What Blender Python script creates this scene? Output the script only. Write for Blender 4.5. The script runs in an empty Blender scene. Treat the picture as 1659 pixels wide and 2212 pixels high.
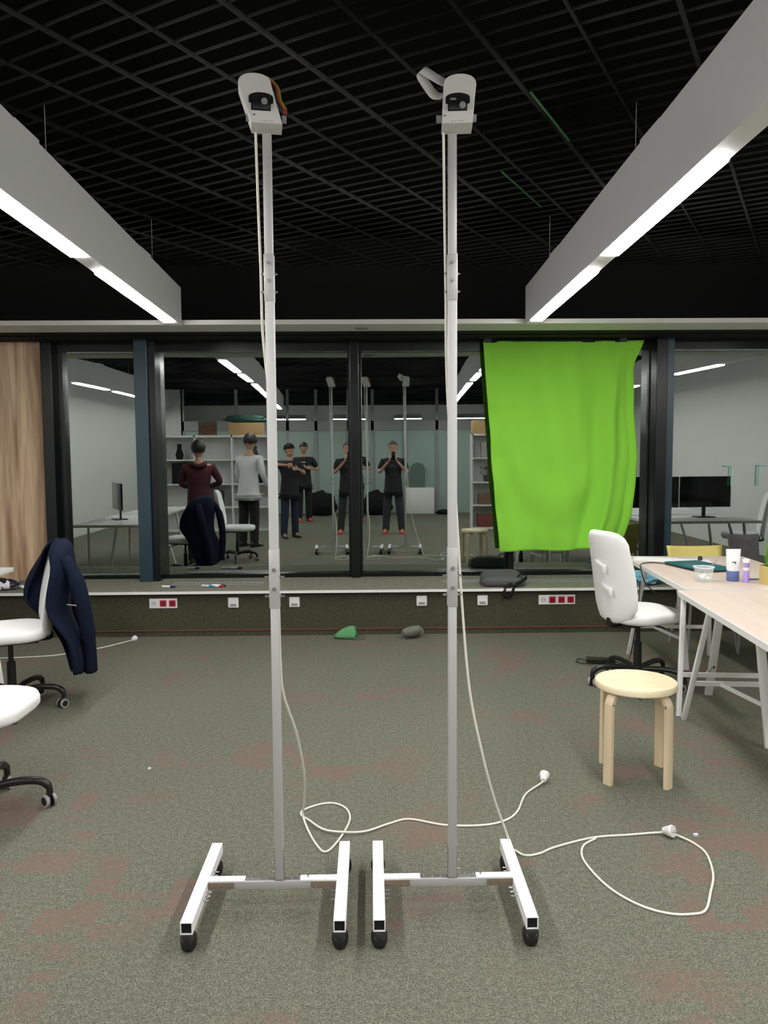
import bpy, bmesh, math, random
from math import sin, cos, pi, radians, sqrt, atan2
from mathutils import Vector, Matrix, Quaternion, noise
random.seed(7)
SC = bpy.context.scene
COL = SC.collection

# ------------------------------------------------------------------ camera
cam_d = bpy.data.cameras.new('camera')
cam_d.sensor_fit = 'HORIZONTAL'; cam_d.sensor_width = 36.0
cam_d.lens = 1700.0 * 36.0 / 1659.0
cam_d.clip_start = 0.05; cam_d.clip_end = 100
cam = bpy.data.objects.new('camera', cam_d); COL.objects.link(cam)
YAW, PITCH, ROLL = 0.0165, radians(4.3), radians(0.38)
F = Vector((sin(YAW)*cos(PITCH), cos(YAW)*cos(PITCH), -sin(PITCH)))
R0 = Vector((cos(YAW), -sin(YAW), 0)); U0 = R0.cross(F)
RV = R0*cos(ROLL) - U0*sin(ROLL); UV = U0*cos(ROLL) + R0*sin(ROLL)
cam.matrix_world = Matrix(((RV.x, UV.x, -F.x, 0), (RV.y, UV.y, -F.y, 0), (RV.z, UV.z, -F.z, 1.5), (0, 0, 0, 1)))
SC.camera = cam

# ------------------------------------------------------------------ world + exposure (night outside)
w = bpy.data.worlds.new('night'); SC.world = w; w.use_nodes = True
w.node_tree.nodes['Background'].inputs[0].default_value = (0.01, 0.012, 0.018, 1)
w.node_tree.nodes['Background'].inputs[1].default_value = 0.05
LAMP = 72.0          # brightness of every LED strip
SC.view_settings.view_transform = 'Standard'
SC.view_settings.look = 'None'
SC.view_settings.exposure = 0.0
SC.view_settings.gamma = 1.0
SC.view_settings.use_curve_mapping = False
SC.cycles.max_bounces = 8
SC.cycles.transparent_max_bounces = 16
SC.cycles.sample_clamp_indirect = 6.0

# ------------------------------------------------------------------ materials
MATS = {}
def mat(name, col, rough=0.6, metal=0.0, spec=0.5, emit=None, alpha=None, trans=0.0, bump=None, var=None, coat=0):
    """col linear rgb. var=(scale, amount[, stretch]) colour variation; bump=(scale, strength)"""
    if name in MATS: return MATS[name]
    m = bpy.data.materials.new(name); m.use_nodes = True
    nt = m.node_tree; b = nt.nodes['Principled BSDF']
    b.inputs['Base Color'].default_value = (*col, 1)
    b.inputs['Roughness'].default_value = rough
    b.inputs['Metallic'].default_value = metal
    b.inputs['Specular IOR Level'].default_value = spec
    b.inputs['Transmission Weight'].default_value = trans
    if alpha is not None: b.inputs['Alpha'].default_value = alpha
    if coat: b.inputs['Coat Weight'].default_value = coat
    if emit:
        b.inputs['Emission Color'].default_value = (*emit[0], 1)
        b.inputs['Emission Strength'].default_value = emit[1]
    tc = None
    if var or bump:
        tc = nt.nodes.new('ShaderNodeTexCoord')
    if var:
        mp = nt.nodes.new('ShaderNodeMapping')
        if len(var) > 2: mp.inputs['Scale'].default_value = var[2]
        nt.links.new(tc.outputs['Object'], mp.inputs['Vector'])
        nz = nt.nodes.new('ShaderNodeTexNoise'); nz.inputs['Scale'].default_value = var[0]; nz.inputs['Detail'].default_value = 5
        nt.links.new(mp.outputs[0], nz.inputs['Vector'])
        mx = nt.nodes.new('ShaderNodeMix'); mx.data_type = 'RGBA'
        a = var[1]
        mx.inputs[6].default_value = (*[c*(1-a) for c in col], 1)
        mx.inputs[7].default_value = (*[min(1, c*(1+a)) for c in col], 1)
        rp = nt.nodes.new('ShaderNodeMapRange'); rp.inputs[1].default_value = 0.3; rp.inputs[2].default_value = 0.7
        nt.links.new(nz.outputs[0], rp.inputs[0]); nt.links.new(rp.outputs[0], mx.inputs[0])
        nt.links.new(mx.outputs[2], b.inputs['Base Color'])
    if bump:
        nb = nt.nodes.new('ShaderNodeTexNoise'); nb.inputs['Scale'].default_value = bump[0]; nb.inputs['Detail'].default_value = 3
        nt.links.new(tc.outputs['Object'], nb.inputs['Vector'])
        bp = nt.nodes.new('ShaderNodeBump'); bp.inputs['Strength'].default_value = bump[1]; bp.inputs['Distance'].default_value = 0.01
        nt.links.new(nb.outputs[0], bp.inputs['Height']); nt.links.new(bp.outputs[0], b.inputs['Normal'])
    MATS[name] = m
    return m

def carpet(name, base, rust=True, dark=1.0):
    m = bpy.data.materials.new(name); m.use_nodes = True
    nt = m.node_tree; N = nt.nodes.new; L = nt.links.new
    b = nt.nodes['Principled BSDF']; b.inputs['Roughness'].default_value = 0.97; b.inputs['Specular IOR Level'].default_value = 0.1
    tc = N('ShaderNodeTexCoord')
    def noi(scale, detail=3, vec=None, rough=0.6):
        n = N('ShaderNodeTexNoise'); n.inputs['Scale'].default_value = scale; n.inputs['Detail'].default_value = detail
        n.inputs['Roughness'].default_value = rough
        L(vec or tc.outputs['Object'], n.inputs['Vector']); return n.outputs[0]
    def rng(x, a, c, lo=0, hi=1):
        r = N('ShaderNodeMapRange'); r.inputs[1].default_value = a; r.inputs[2].default_value = c
        r.inputs[3].default_value = lo; r.inputs[4].default_value = hi; L(x, r.inputs[0]); return r.outputs[0]
    def mix(f, a, c, typ='MIX'):
        x = N('ShaderNodeMix'); x.data_type = 'RGBA'; x.blend_type = typ
        if isinstance(f, (int, float)): x.inputs[0].default_value = f
        else: L(f, x.inputs[0])
        for i, v in ((6, a), (7, c)):
            if isinstance(v, tuple): x.inputs[i].default_value = (*v, 1)
            else: L(v, x.inputs[i])
        return x.outputs[2]
    fine = rng(noi(170, 3), 0.36, 0.64)
    mid = rng(noi(48, 5), 0.38, 0.62)
    c = mix(fine, tuple(v*0.50*dark for v in base), tuple(v*1.50*dark for v in base))
    c = mix(mid, c, mix(0.5, c, (base[0]*0.5, base[1]*0.52, base[2]*0.48)))
    if rust:
        sn = N('ShaderNodeVectorMath'); sn.operation = 'SNAP'; sn.inputs[1].default_value = (0.10, 0.045, 1.0)
        L(tc.outputs['Object'], sn.inputs[0])
        big = rng(noi(1.0, 2), 0.46, 0.54)
        sm = rng(noi(2.6, 3, sn.outputs[0], 0.8), 0.52, 0.56)
        ft = rng(noi(70, 3), 0.30, 0.62)
        mm = N('ShaderNodeMath'); mm.operation = 'MULTIPLY'; L(big, mm.inputs[0]); L(sm, mm.inputs[1])
        m2 = N('ShaderNodeMath'); m2.operation = 'MULTIPLY'; L(mm.outputs[0], m2.inputs[0]); L(ft, m2.inputs[1])
        m3 = N('ShaderNodeMath'); m3.operation = 'MULTIPLY'; L(m2.outputs[0], m3.inputs[0]); m3.inputs[1].default_value = 1.0
        c = mix(m3.outputs[0], c, (base[0]*1.17, base[1]*0.74, base[2]*0.82))
    L(c, b.inputs['Base Color'])
    bp = N('ShaderNodeBump'); bp.inputs['Strength'].default_value = 0.35; bp.inputs['Distance'].default_value = 0.004
    L(noi(260, 2), bp.inputs['Height']); L(bp.outputs[0], b.inputs['Normal'])
    return m

def wood(name, c1, c2, scale, stretch, rough=0.55, dist=2.0):
    m = bpy.data.materials.new(name); m.use_nodes = True
    nt = m.node_tree; N = nt.nodes.new; L = nt.links.new; b = nt.nodes['Principled BSDF']
    b.inputs['Roughness'].default_value = rough
    tc = N('ShaderNodeTexCoord'); mp = N('ShaderNodeMapping'); mp.inputs['Scale'].default_value = stretch
    L(tc.outputs['Object'], mp.inputs['Vector'])
    n1 = N('ShaderNodeTexNoise'); n1.inputs['Scale'].default_value = scale; n1.inputs['Detail'].default_value = 8; n1.inputs['Distortion'].default_value = dist
    L(mp.outputs[0], n1.inputs['Vector'])
    n2 = N('ShaderNodeTexNoise'); n2.inputs['Scale'].default_value = scale*7; n2.inputs['Detail'].default_value = 4
    L(mp.outputs[0], n2.inputs['Vector'])
    ad = N('ShaderNodeMath'); ad.operation = 'MULTIPLY_ADD'; ad.inputs[1].default_value = 0.35
    L(n2.outputs[0], ad.inputs[0]); L(n1.outputs[0], ad.inputs[2])
    rp = N('ShaderNodeMapRange'); rp.inputs[1].default_value = 0.48; rp.inputs[2].default_value = 0.86; L(ad.outputs[0], rp.inputs[0])
    mx = N('ShaderNodeMix'); mx.data_type = 'RGBA'; mx.inputs[6].default_value = (*c1, 1); mx.inputs[7].default_value = (*c2, 1)
    L(rp.outputs[0], mx.inputs[0]); L(mx.outputs[2], b.inputs['Base Color'])
    return m

def glassmirror(name, refl, tint):
    """night window pane: part of the light mirrored, the rest passes out into the dark"""
    m = bpy.data.materials.new(name); m.use_nodes = True
    nt = m.node_tree; nt.nodes.clear(); N = nt.nodes.new; L = nt.links.new
    g = N('ShaderNodeBsdfGlossy'); g.inputs['Roughness'].default_value = 0.0; g.inputs['Color'].default_value = (*tint, 1)
    t = N('ShaderNodeBsdfTransparent'); t.inputs['Color'].default_value = (0.8, 0.85, 0.83, 1)
    x = N('ShaderNodeMixShader'); x.inputs[0].default_value = refl
    o = N('ShaderNodeOutputMaterial')
    L(t.outputs[0], x.inputs[1]); L(g.outputs[0], x.inputs[2]); L(x.outputs[0], o.inputs[0])
    return m

M_floor = carpet('carpet_floor', (0.165, 0.170, 0.131))
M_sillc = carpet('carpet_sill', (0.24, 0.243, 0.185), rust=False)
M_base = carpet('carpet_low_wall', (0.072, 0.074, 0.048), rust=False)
M_rust = mat('rust_edge', (0.13, 0.045, 0.03), 0.9)
M_white = mat('white_paint', (0.78, 0.78, 0.76), 0.5)
M_wall = mat('wall_white', (0.66, 0.66, 0.66), 0.8, bump=(60, 0.05))
M_beam = mat('beam_white', (0.80, 0.80, 0.81), 0.6)
M_soff = mat('soffit_white', (0.62, 0.62, 0.58), 0.6)
M_black = mat('black_bulkhead', (0.012, 0.012, 0.012), 0.8, spec=0.2)
M_deck = mat('black_deck', (0.007, 0.007, 0.007), 0.95, spec=0.0)
M_slat = mat('black_slat', (0.036, 0.036, 0.036), 0.8, spec=0.05, var=(0.9, 0.85))
M_led = mat('led', (1, 1, 1), 0.5, emit=((1.0, 0.985, 0.95), LAMP))
M_frame = mat('frame_dark', (0.005, 0.0065, 0.007), 0.25, spec=0.35)
M_teal = mat('frame_teal', (0.018, 0.045, 0.062), 0.30, spec=0.5)
M_pier = wood('pier_wood', (0.34, 0.20, 0.115), (0.72, 0.54, 0.36), 1.8, (3.0, 3.0, 0.22), 0.55, 2.2)
M_birch = wood('birch', (0.66, 0.52, 0.34), (0.78, 0.65, 0.45), 3, (1, 1, 0.2), 0.45, 0.5)
M_birchtop = wood('birch_top', (0.80, 0.68, 0.44), (0.86, 0.76, 0.52), 3, (0.3, 2, 1), 0.4, 0.5)
M_table = wood('table_wood', (0.62, 0.50, 0.42), (0.70, 0.59, 0.51), 3, (2.5, 0.25, 1), 0.45, 0.6)
M_alu = mat('aluminium', (0.50, 0.50, 0.50), 0.45, metal=0.35)
M_aluw = mat('white_tube', (0.60, 0.60, 0.60), 0.45, metal=0.1)
M_footw = mat('white_foot_tube', (0.86, 0.86, 0.88), 0.4)
M_steel = mat('bolt_steel', (0.55, 0.55, 0.55), 0.25, metal=0.9)
M_brown = mat('brown_plate', (0.26, 0.19, 0.14), 0.5, metal=0.3)
M_blk = mat('black_plastic', (0.012, 0.012, 0.012), 0.35)
M_blkm = mat('black_matte', (0.010, 0.010, 0.011), 0.8, spec=0.2)
M_cable = mat('white_cable', (0.78, 0.77, 0.68), 0.45)
M_seat = mat('white_seat_cover', (0.93, 0.93, 0.925), 0.7, bump=(20, 0.05))
M_grey = mat('grey_rim', (0.30, 0.30, 0.30), 0.5)
M_dgrey = mat('dark_grey_cloth', (0.055, 0.055, 0.055), 0.85, var=(30, 0.2))
M_navy = mat('navy_cloth', (0.006, 0.010, 0.026), 0.85, spec=0.15, bump=(300, 0.2))
M_green = mat('green_cloth', (0.25, 0.62, 0.055), 0.85, spec=0.15, bump=(500, 0.08))
M_green.node_tree.nodes['Principled BSDF'].inputs['Sheen Weight'].default_value = 0.1
M_sock = mat('socket_white', (0.85, 0.85, 0.85), 0.3)
M_red = mat('socket_red', (0.45, 0.012, 0.035), 0.35)
M_skin = mat('skin', (0.45, 0.25, 0.17), 0.55)
M_hair = mat('dark_hair', (0.015, 0.012, 0.010), 0.6)
M_hairg = mat('greying_hair', (0.10, 0.09, 0.08), 0.7)
M_tee = mat('black_tshirt', (0.010, 0.010, 0.012), 0.85)
M_jean = mat('dark_jeans', (0.030, 0.033, 0.040), 0.85)
M_blkt = mat('black_trousers', (0.010, 0.010, 0.010), 0.85)
M_navyt = mat('navy_trousers', (0.010, 0.020, 0.045), 0.85)
M_redshoe = mat('red_shoe', (0.62, 0.02, 0.03), 0.5)
M_shirtw = mat('white_shirt', (0.70, 0.70, 0.72), 0.8)
M_burg = mat('burgundy_hoodie', (0.060, 0.006, 0.012), 0.85)
M_frost = mat('frosted_glass', (0.34, 0.44, 0.40), 0.35)
M_frostd = mat('frosted_glass_dark', (0.10, 0.16, 0.13), 0.4)
M_mon = mat('monitor_black', (0.008, 0.008, 0.008), 0.18)
M_card = mat('cardboard', (0.50, 0.32, 0.15), 0.8)
M_teal2 = mat('teal_lid', (0.010, 0.130, 0.150), 0.3, spec=0.6)
M_yel = mat('yellow_shell', (0.62, 0.52, 0.14), 0.5)
M_gold = mat('gold_pot', (0.62, 0.50, 0.18), 0.35, metal=0.3)
M_grass = mat('grass_blade', (0.16, 0.38, 0.04), 0.6, var=(9, 0.4))
M_clear = mat('clear_plastic', (0.85, 0.92, 0.9), 0.08, alpha=0.18)
M_purp = mat('purple_tube', (0.42, 0.28, 0.72), 0.35)
M_blue = mat('blue_cap', (0.10, 0.15, 0.34), 0.35)
M_ltblue = mat('light_blue_film', (0.22, 0.50, 0.66), 0.3)
M_paper = mat('paper_white', (0.85, 0.86, 0.87), 0.7)
M_slip = mat('green_felt', (0.10, 0.30, 0.13), 0.9)
M_slipg = mat('olive_felt', (0.15, 0.16, 0.12), 0.9)
M_slipd = mat('slipper_sole', (0.10, 0.10, 0.08), 0.9)
M_bag = mat('grey_bag', (0.075, 0.078, 0.080), 0.75, bump=(200, 0.2))
M_ptgreen = mat('green_strip', (0.02, 0.12, 0.03), 0.6)
M_glassL = glassmirror('window_glass', 0.30, (0.96, 1.0, 0.97))

# ------------------------------------------------------------------ mesh helpers
class MB:
    def __init__(s): s.bm = bmesh.new()
    def box(s, c, size, rot=None, bevel=0.0, seg=2):
        M = Matrix.Translation(c)
        if rot is not None:
            M = M @ (rot if isinstance(rot, Matrix) else Matrix.Rotation(rot, 4, 'Z'))
        M = M @ Matrix.Diagonal((*size, 1))
        g = bmesh.ops.create_cube(s.bm, size=1, matrix=M)
        if bevel:
            vs = set(g['verts']); es = [e for e in s.bm.edges if e.verts[0] in vs and e.verts[1] in vs]
            bmesh.ops.bevel(s.bm, geom=es, offset=bevel, segments=seg, affect='EDGES', profile=0.5)
        return s
    def bx(s, x0, x1, y0, y1, z0, z1, bevel=0.0):
        return s.box(((x0+x1)/2, (y0+y1)/2, (z0+z1)/2), (abs(x1-x0), abs(y1-y0), abs(z1-z0)), None, bevel)
    def bar(s, p0, p1, wdt, h=None, bevel=0.0, up=(0, 0, 1)):
        p0, p1 = Vector(p0), Vector(p1); d = (p1-p0); L = d.length; z = d.normalized(); u = Vector(up)
        if abs(z.dot(u)) > 0.98: u = Vector((0, 1, 0))
        x = u.cross(z).normalized(); y = z.cross(x)
        M = Matrix(((x.x, y.x, z.x, 0), (x.y, y.y, z.y, 0), (x.z, y.z, z.z, 0), (0, 0, 0, 1)))
        return s.box((p0+p1)/2, (wdt, h or wdt, L), M, bevel)
    def cyl(s, p0, p1, r0, r1=None, seg=20, cap=True):
        p0, p1 = Vector(p0), Vector(p1); d = p1-p0
        q = d.to_track_quat('Z', 'Y').to_matrix().to_4x4()
        M = Matrix.Translation((p0+p1)/2) @ q
        bmesh.ops.create_cone(s.bm, cap_ends=cap, segments=seg, radius1=r0, radius2=r0 if r1 is None else r1, depth=d.length, matrix=M)
        return s
    def ball(s, c, r, scale=(1, 1, 1), u=20, v=14, rot=None):
        M = Matrix.Translation(c)
        if rot is not None: M = M @ rot
        M = M @ Matrix.Diagonal((*scale, 1))
        bmesh.ops.create_uvsphere(s.bm, u_segments=u, v_segments=v, radius=r, matrix=M)
        return s
    def sweep(s, pts, r, seg=10, flat=None, cap=True):
        """smooth tube along pts; r float or list; flat=(a,b) elliptical factors"""
        P = [Vector(p) for p in pts]; n = len(P)
        rs = r if isinstance(r, (list, tuple)) else [r]*n
        rings = []; prev = None
        for i in range(n):
            t = (P[min(i+1, n-1)]-P[max(i-1, 0)]).normalized()
            if prev is None:
                u = Vector((0, 0, 1)) if abs(t.z) < 0.9 else Vector((1, 0, 0))
                x = u.cross(t).normalized()
            else:
                x = (prev - t*prev.dot(t)).normalized()
            prev = x; y = t.cross(x)
            a, b = flat or (1, 1)
            rings.append([s.bm.verts.new(P[i] + x*cos(2*pi*k/seg)*rs[i]*a + y*sin(2*pi*k/seg)*rs[i]*b) for k in range(seg)])
        for A, B in zip(rings[:-1], rings[1:]):
            for k in range(seg):
                s.bm.faces.new((A[k], A[(k+1) % seg], B[(k+1) % seg], B[k]))
        if cap:
            s.bm.faces.new(rings[0][::-1]); s.bm.faces.new(rings[-1])
        return s
    def lathe(s, prof, c=(0, 0, 0), seg=32):
        c = Vector(c); rings = []
        for r, z in prof:
            rings.append([s.bm.verts.new(c+Vector((r*cos(2*pi*k/seg), r*sin(2*pi*k/seg), z))) for k in range(seg)] if r > 1e-6 else [s.bm.verts.new(c+Vector((0, 0, z)))])
        for A, B in zip(rings[:-1], rings[1:]):
            for k in range(seg):
                a0, a1 = A[k % len(A)], A[(k+1) % len(A)]; b0, b1 = B[k % len(B)], B[(k+1) % len(B)]
                vs = []
                for v in (a0, a1, b1, b0):
                    if v not in vs: vs.append(v)
                if len(vs) > 2: s.bm.faces.new(vs)
        return s
    def loft(s, rings, closed=True, cap=True):
        R = [[s.bm.verts.new(p) for p in r] for r in rings]
        n = len(R[0])
        for A, B in zip(R[:-1], R[1:]):
            for k in range(n if closed else n-1):
                s.bm.faces.new((A[k], A[(k+1) % n], B[(k+1) % n], B[k]))
        if cap and closed:
            s.bm.faces.new(R[0][::-1]); s.bm.faces.new(R[-1])
        return s
    def grid(s, fn, nu, nv):
        R = [[s.bm.verts.new(fn(i/nu, j/nv)) for i in range(nu+1)] for j in range(nv+1)]
        for j in range(nv):
            for i in range(nu):
                s.bm.faces.new((R[j][i], R[j][i+1], R[j+1][i+1], R[j+1][i]))
        return s
    def prism(s, pts2, axis, a, b):
        """polygon in plane, extruded from a to b along axis ('X','Y','Z')"""
        def V(p, t):
            return {'X': (t, p[0], p[1]), 'Y': (p[0], t, p[1]), 'Z': (p[0], p[1], t)}[axis]
        A = [s.bm.verts.new(V(p, a)) for p in pts2]; B = [s.bm.verts.new(V(p, b)) for p in pts2]
        n = len(pts2)
        s.bm.faces.new(A); s.bm.faces.new(B[::-1])
        for k in range(n): s.bm.faces.new((A[k], B[k], B[(k+1) % n], A[(k+1) % n]))
        return s
    def build(s, name, m, parent=None, smooth=True, loc=None, rot=None, ang=0.7, solid=0.0, sub=0):
        bmesh.ops.recalc_face_normals(s.bm, faces=s.bm.faces)
        me = bpy.data.meshes.new(name); s.bm.to_mesh(me); s.bm.free()
        if smooth:
            me.polygons.foreach_set('use_smooth', [True]*len(me.polygons))
            try: me.set_sharp_from_angle(angle=ang)
            except Exception: pass
        me.materials.append(m)
        o = bpy.data.objects.new(name, me); COL.objects.link(o)
        if parent: o.parent = parent
        if loc: o.location = loc
        if rot is not None: o.rotation_euler = (0, 0, rot) if isinstance(rot, (int, float)) else rot
        if solid:
            md = o.modifiers.new('solid', 'SOLIDIFY'); md.thickness = solid; md.offset = 0
        if sub:
            md = o.modifiers.new('sub', 'SUBSURF'); md.levels = sub; md.render_levels = sub
        return o

def split_build(mb, name, m, parent=None, smooth=True, **kw):
    """one object per connected piece"""
    bm = mb.bm; bm.verts.index_update(); bm.verts.ensure_lookup_table(); seen = set(); comps = []
    for v in bm.verts:
        if v.index in seen: continue
        st_ = [v]; seen.add(v.index); comp = []
        while st_:
            q = st_.pop(); comp.append(q)
            for e in q.link_edges:
                o_ = e.other_vert(q)
                if o_.index not in seen: seen.add(o_.index); st_.append(o_)
        comps.append(comp)
    out = []
    for comp in comps:
        n = MB(); mp = {q.index: n.bm.verts.new(q.co) for q in comp}
        fs = {f for q in comp for f in q.link_faces}
        for f in fs: n.bm.faces.new([mp[q.index] for q in f.verts])
        out.append(n.build(name, m, parent, smooth, **kw))
    bm.free(); return out

def tag(o, label, cat, group=None, kind=None):
    o['label'] = label; o['category'] = cat
    if group: o['group'] = group
    if kind: o['kind'] = kind
    return o
def thing(name, label, cat, loc=(0, 0, 0), rotz=0, group=None):
    o = bpy.data.objects.new(name, None); COL.objects.link(o); o.empty_display_size = 0.1
    o.location = loc; o.rotation_euler = (0, 0, rotz)
    return tag(o, label, cat, group)
def structure(o, label=None):
    o['kind'] = 'structure'
    if label: o['label'] = label
    return o
def dup(root, loc, rotz, label=None, group=None):
    def cp(o, par):
        c = o.copy(); COL.objects.link(c); c.parent = par
        for ch in o.children: cp(ch, c)
        return c
    r = cp(root, None); r.location = loc; r.rotation_euler = (0, 0, rotz)
    if label: r['label'] = label
    if group: r['group'] = group
    return r
def spline(pts, n=8):
    P = [Vector(p) for p in pts]; out = []
    for i in range(len(P)-1):
        p0, p1, p2, p3 = P[max(i-1, 0)], P[i], P[i+1], P[min(i+2, len(P)-1)]
        for k in range(n):
            t = k/n
            out.append(0.5*((2*p1)+(-p0+p2)*t+(2*p0-5*p1+4*p2-p3)*t*t+(-p0+3*p1-3*p2+p3)*t**3))
    out.append(P[-1]); return out
def rrect(w_, h_, r, n=6, cx=0, cy=0):
    pts = []
    for (sx, sy, a0) in ((1, 1, 0), (-1, 1, pi/2), (-1, -1, pi), (1, -1, 3*pi/2)):
        for k in range(n+1):
            a = a0+k*pi/2/n
            pts.append((cx+sx*(w_/2-r)+r*cos(a), cy+sy*(h_/2-r)+r*sin(a)))
    return pts

# ================================================================== THE ROOM
XL, XR, YB, YF, ZC = -5.4, 5.6, -11.8, 7.6, 3.05
structure(MB().bx(XL, XR, YB, 6.46, -0.05, 0.0).build('floor', M_floor, smooth=False), 'grey green carpet with faded rust patches')
ceil_ = structure(MB().bx(XL, XR, YB, 7.25, 3.30, 3.40).build('ceiling', M_deck, smooth=False), 'black open slat ceiling')
g = MB(); A30 = radians(30)
fx, fy = Vector((cos(A30), -sin(A30), 0)), Vector((sin(A30), cos(A30), 0))   # fx along fine slats, fy along cross runners
def clip_line(p, d):
    t0, t1 = -40.0, 40.0
    for a, lo, hi in ((0, XL, XR), (1, YB, 6.74)):
        if abs(d[a]) < 1e-9: continue
        ta, tb = (lo-p[a])/d[a], (hi-p[a])/d[a]
        if ta > tb: ta, tb = tb, ta
        t0, t1 = max(t0, ta), min(t1, tb)
    return (p+d*t0, p+d*t1) if t1-t0 > 0.1 else None
for k in range(-160, 160):
    s_ = clip_line(fy*(k*0.107), fx)
    if s_: g.bar(s_[0]+Vector((0, 0, ZC+0.02)), s_[1]+Vector((0, 0, ZC+0.02)), 0.006, 0.010)
for k in range(-60, 60):
    s_ = clip_line(fx*(0.205+k*0.345), fy)
    if s_: g.bar(s_[0]+Vector((0, 0, ZC+0.015)), s_[1]+Vector((0, 0, ZC+0.015)), 0.014 if k % 2 == 0 else 0.007, 0.014)
g.build('ceiling_grid', M_slat, ceil_, smooth=False)

structure(MB().bx(XL-0.1, XL, YB, 7.3, 0, 3.4).build('wall_left', M_wall, smooth=False))
structure(MB().bx(XR, XR+0.1, YB, 7.3, 0, 3.4).build('wall_right', M_wall, smooth=False))
structure(MB().bx(XL, XR, YB-0.1, YB, 0, 3.4).build('wall_back', M_wall, smooth=False))
# dark bulkhead above the windows
structure(MB().bx(XL, XR, 6.75, 7.25, 2.49, 3.30).build('wall_front', M_black, smooth=False), 'black bulkhead above the windows')
# low carpeted wall and ledge
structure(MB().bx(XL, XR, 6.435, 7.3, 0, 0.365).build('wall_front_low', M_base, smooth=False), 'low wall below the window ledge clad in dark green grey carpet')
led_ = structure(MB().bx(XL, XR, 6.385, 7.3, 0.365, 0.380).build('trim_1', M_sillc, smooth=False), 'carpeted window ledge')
MB().bx(XL, XR, 6.378, 6.386, 0.360, 0.3815).build('edge_strip', M_white, led_, smooth=False)
M_vent = mat('vent_grey', (0.30, 0.30, 0.30), 0.5); M_hole = mat('vent_hole', (0.01, 0.01, 0.01), 0.8)
for x0, x1 in ((-1.72, -0.94), (0.62, 2.05)):
    v = MB().bx(x0, x1, 6.72, 6.84, 0.380, 0.383)
    v.build('air_vent', M_vent, led_, smooth=False)
    h = MB()
    for i in range(int((x1-x0)/0.025)): h.bx(x0+0.01+i*0.025, x0+0.022+i*0.025, 6.74, 6.775, 0.3831, 0.3836)
    h.build('air_vent_slots', M_hole, led_, smooth=False)
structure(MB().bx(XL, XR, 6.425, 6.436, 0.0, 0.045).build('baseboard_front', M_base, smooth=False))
structure(MB().bx(XL, XR, 6.418, 6.426, 0.045, 0.058).build('trim_2', M_rust, smooth=False), 'rust brown strip along the foot of the low wall')
# wood clad pier
structure(MB().bx(XL, -2.872, 7.05, 7.25, 0.38, 2.50).build('wall_pier', M_pier, smooth=False), 'wood clad pier left of the windows')
# white soffit over the ledge with small downlight
sf = structure(MB().bx(XL, XR, 6.09, 6.44, 2.480, 2.515).build('trim_3', M_soff, smooth=False), 'white soffit strip above the windows')
structure(MB().bx(XL, XR, 6.44, 6.76, 2.500, 2.52).build('trim_4', M_black, smooth=False), 'black band between soffit and windows')
dl = thing('downlight', 'small round recessed downlight, unlit, in the white soffit between the two stands', 'ceiling light', (-0.06, 6.27, 2.479))
MB().lathe([(0.050, -0.006), (0.058, -0.003), (0.060, 0.0005)], (0, 0, 0)).build('trim_ring', M_grey, dl)
MB().cyl((0, 0, -0.004), (0, 0, 0.0), 0.048, seg=28).build('lens', M_vent, dl)

# ---------------------------------------------------------------- windows
GY = 7.13
def window(n, x0, x1, fl, fr, ang, zt=2.405):
    wd = structure(thing('window_%d' % n, 'dark framed night window pane', 'window', ((x0+x1)/2, GY, 0.38)))
    del wd['category']
    cx = (x0+x1)/2; W = x1-x0
    f = MB()
    f.bx(x0-cx-fl, x0-cx+0.02, -0.06, 0.08, 0, 2.15)
    f.bx(x1-cx-0.02, x1-cx+fr, -0.06, 0.08, 0, 2.15)
    f.bx(x0-cx, x1-cx, -0.05, 0.08, 0, 0.035)
    f.bx(x0-cx, x1-cx, -0.05, 0.08, zt-0.38, 2.15)
    f.build('window_frame', M_frame, wd, smooth=False)
    p = MB().bx(-W/2-0.01, W/2+0.01, -0.003, 0.003, 0.03, zt-0.38+0.01).build('window_pane', M_glassL, wd, smooth=False)
    p.rotation_euler = (0, 0, ang)
    return wd
window(1, -2.735, -2.045, 0.10, 0.03, 0.0)
window(2, -1.895, -0.180, 0.03, 0.02, radians(1.6))
window(3, -0.100, 1.230, 0.02, 0.02, radians(-1.6))
window(4, 1.270, 2.515, 0.02, 0.03, radians(-1.2))
window(5, 2.690, 4.40, 0.03, 0.10, radians(0.0))
structure(MB().bx(4.45, XR, 7.05, 7.25, 0.38, 2.50).build('wall_front_right', M_wall, smooth=False))
def pillar(x0, x1, m, yf, lab, n):
    p = structure(MB().bx(x0, x1, yf, 7.25, 0.38, 2.50, 0.006).build('trim_%d' % n, m, smooth=False), lab)
    return p
pillar(-2.872, -2.775, M_frame, 6.98, 'black window jamb beside the wood pier', 5)
pillar(-2.040, -1.925, M_teal, 6.90, 'dark teal window post left of centre', 6)
MB().bx(-1.925, -1.865, 6.93, 7.2, 0.38, 2.50, 0.004).build('window_post_side', M_frame, bpy.data.objects['trim_6'], smooth=False)
pillar(-0.180, -0.100, M_frame, 7.02, 'slim dark mullion between the two middle panes', 7)
pillar(2.505, 2.60, M_frame, 6.90, 'black window post right of the green cloth', 8)
MB().bx(2.60, 2.675, 6.94, 7.2, 0.38, 2.50, 0.004).build('window_post_side', M_teal, bpy.data.objects['trim_8'], smooth=False)
structure(MB().bx(1.23, 1.27, 7.02, 7.2, 0.38, 2.50).build('trim_9', M_frame, smooth=False))

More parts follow.
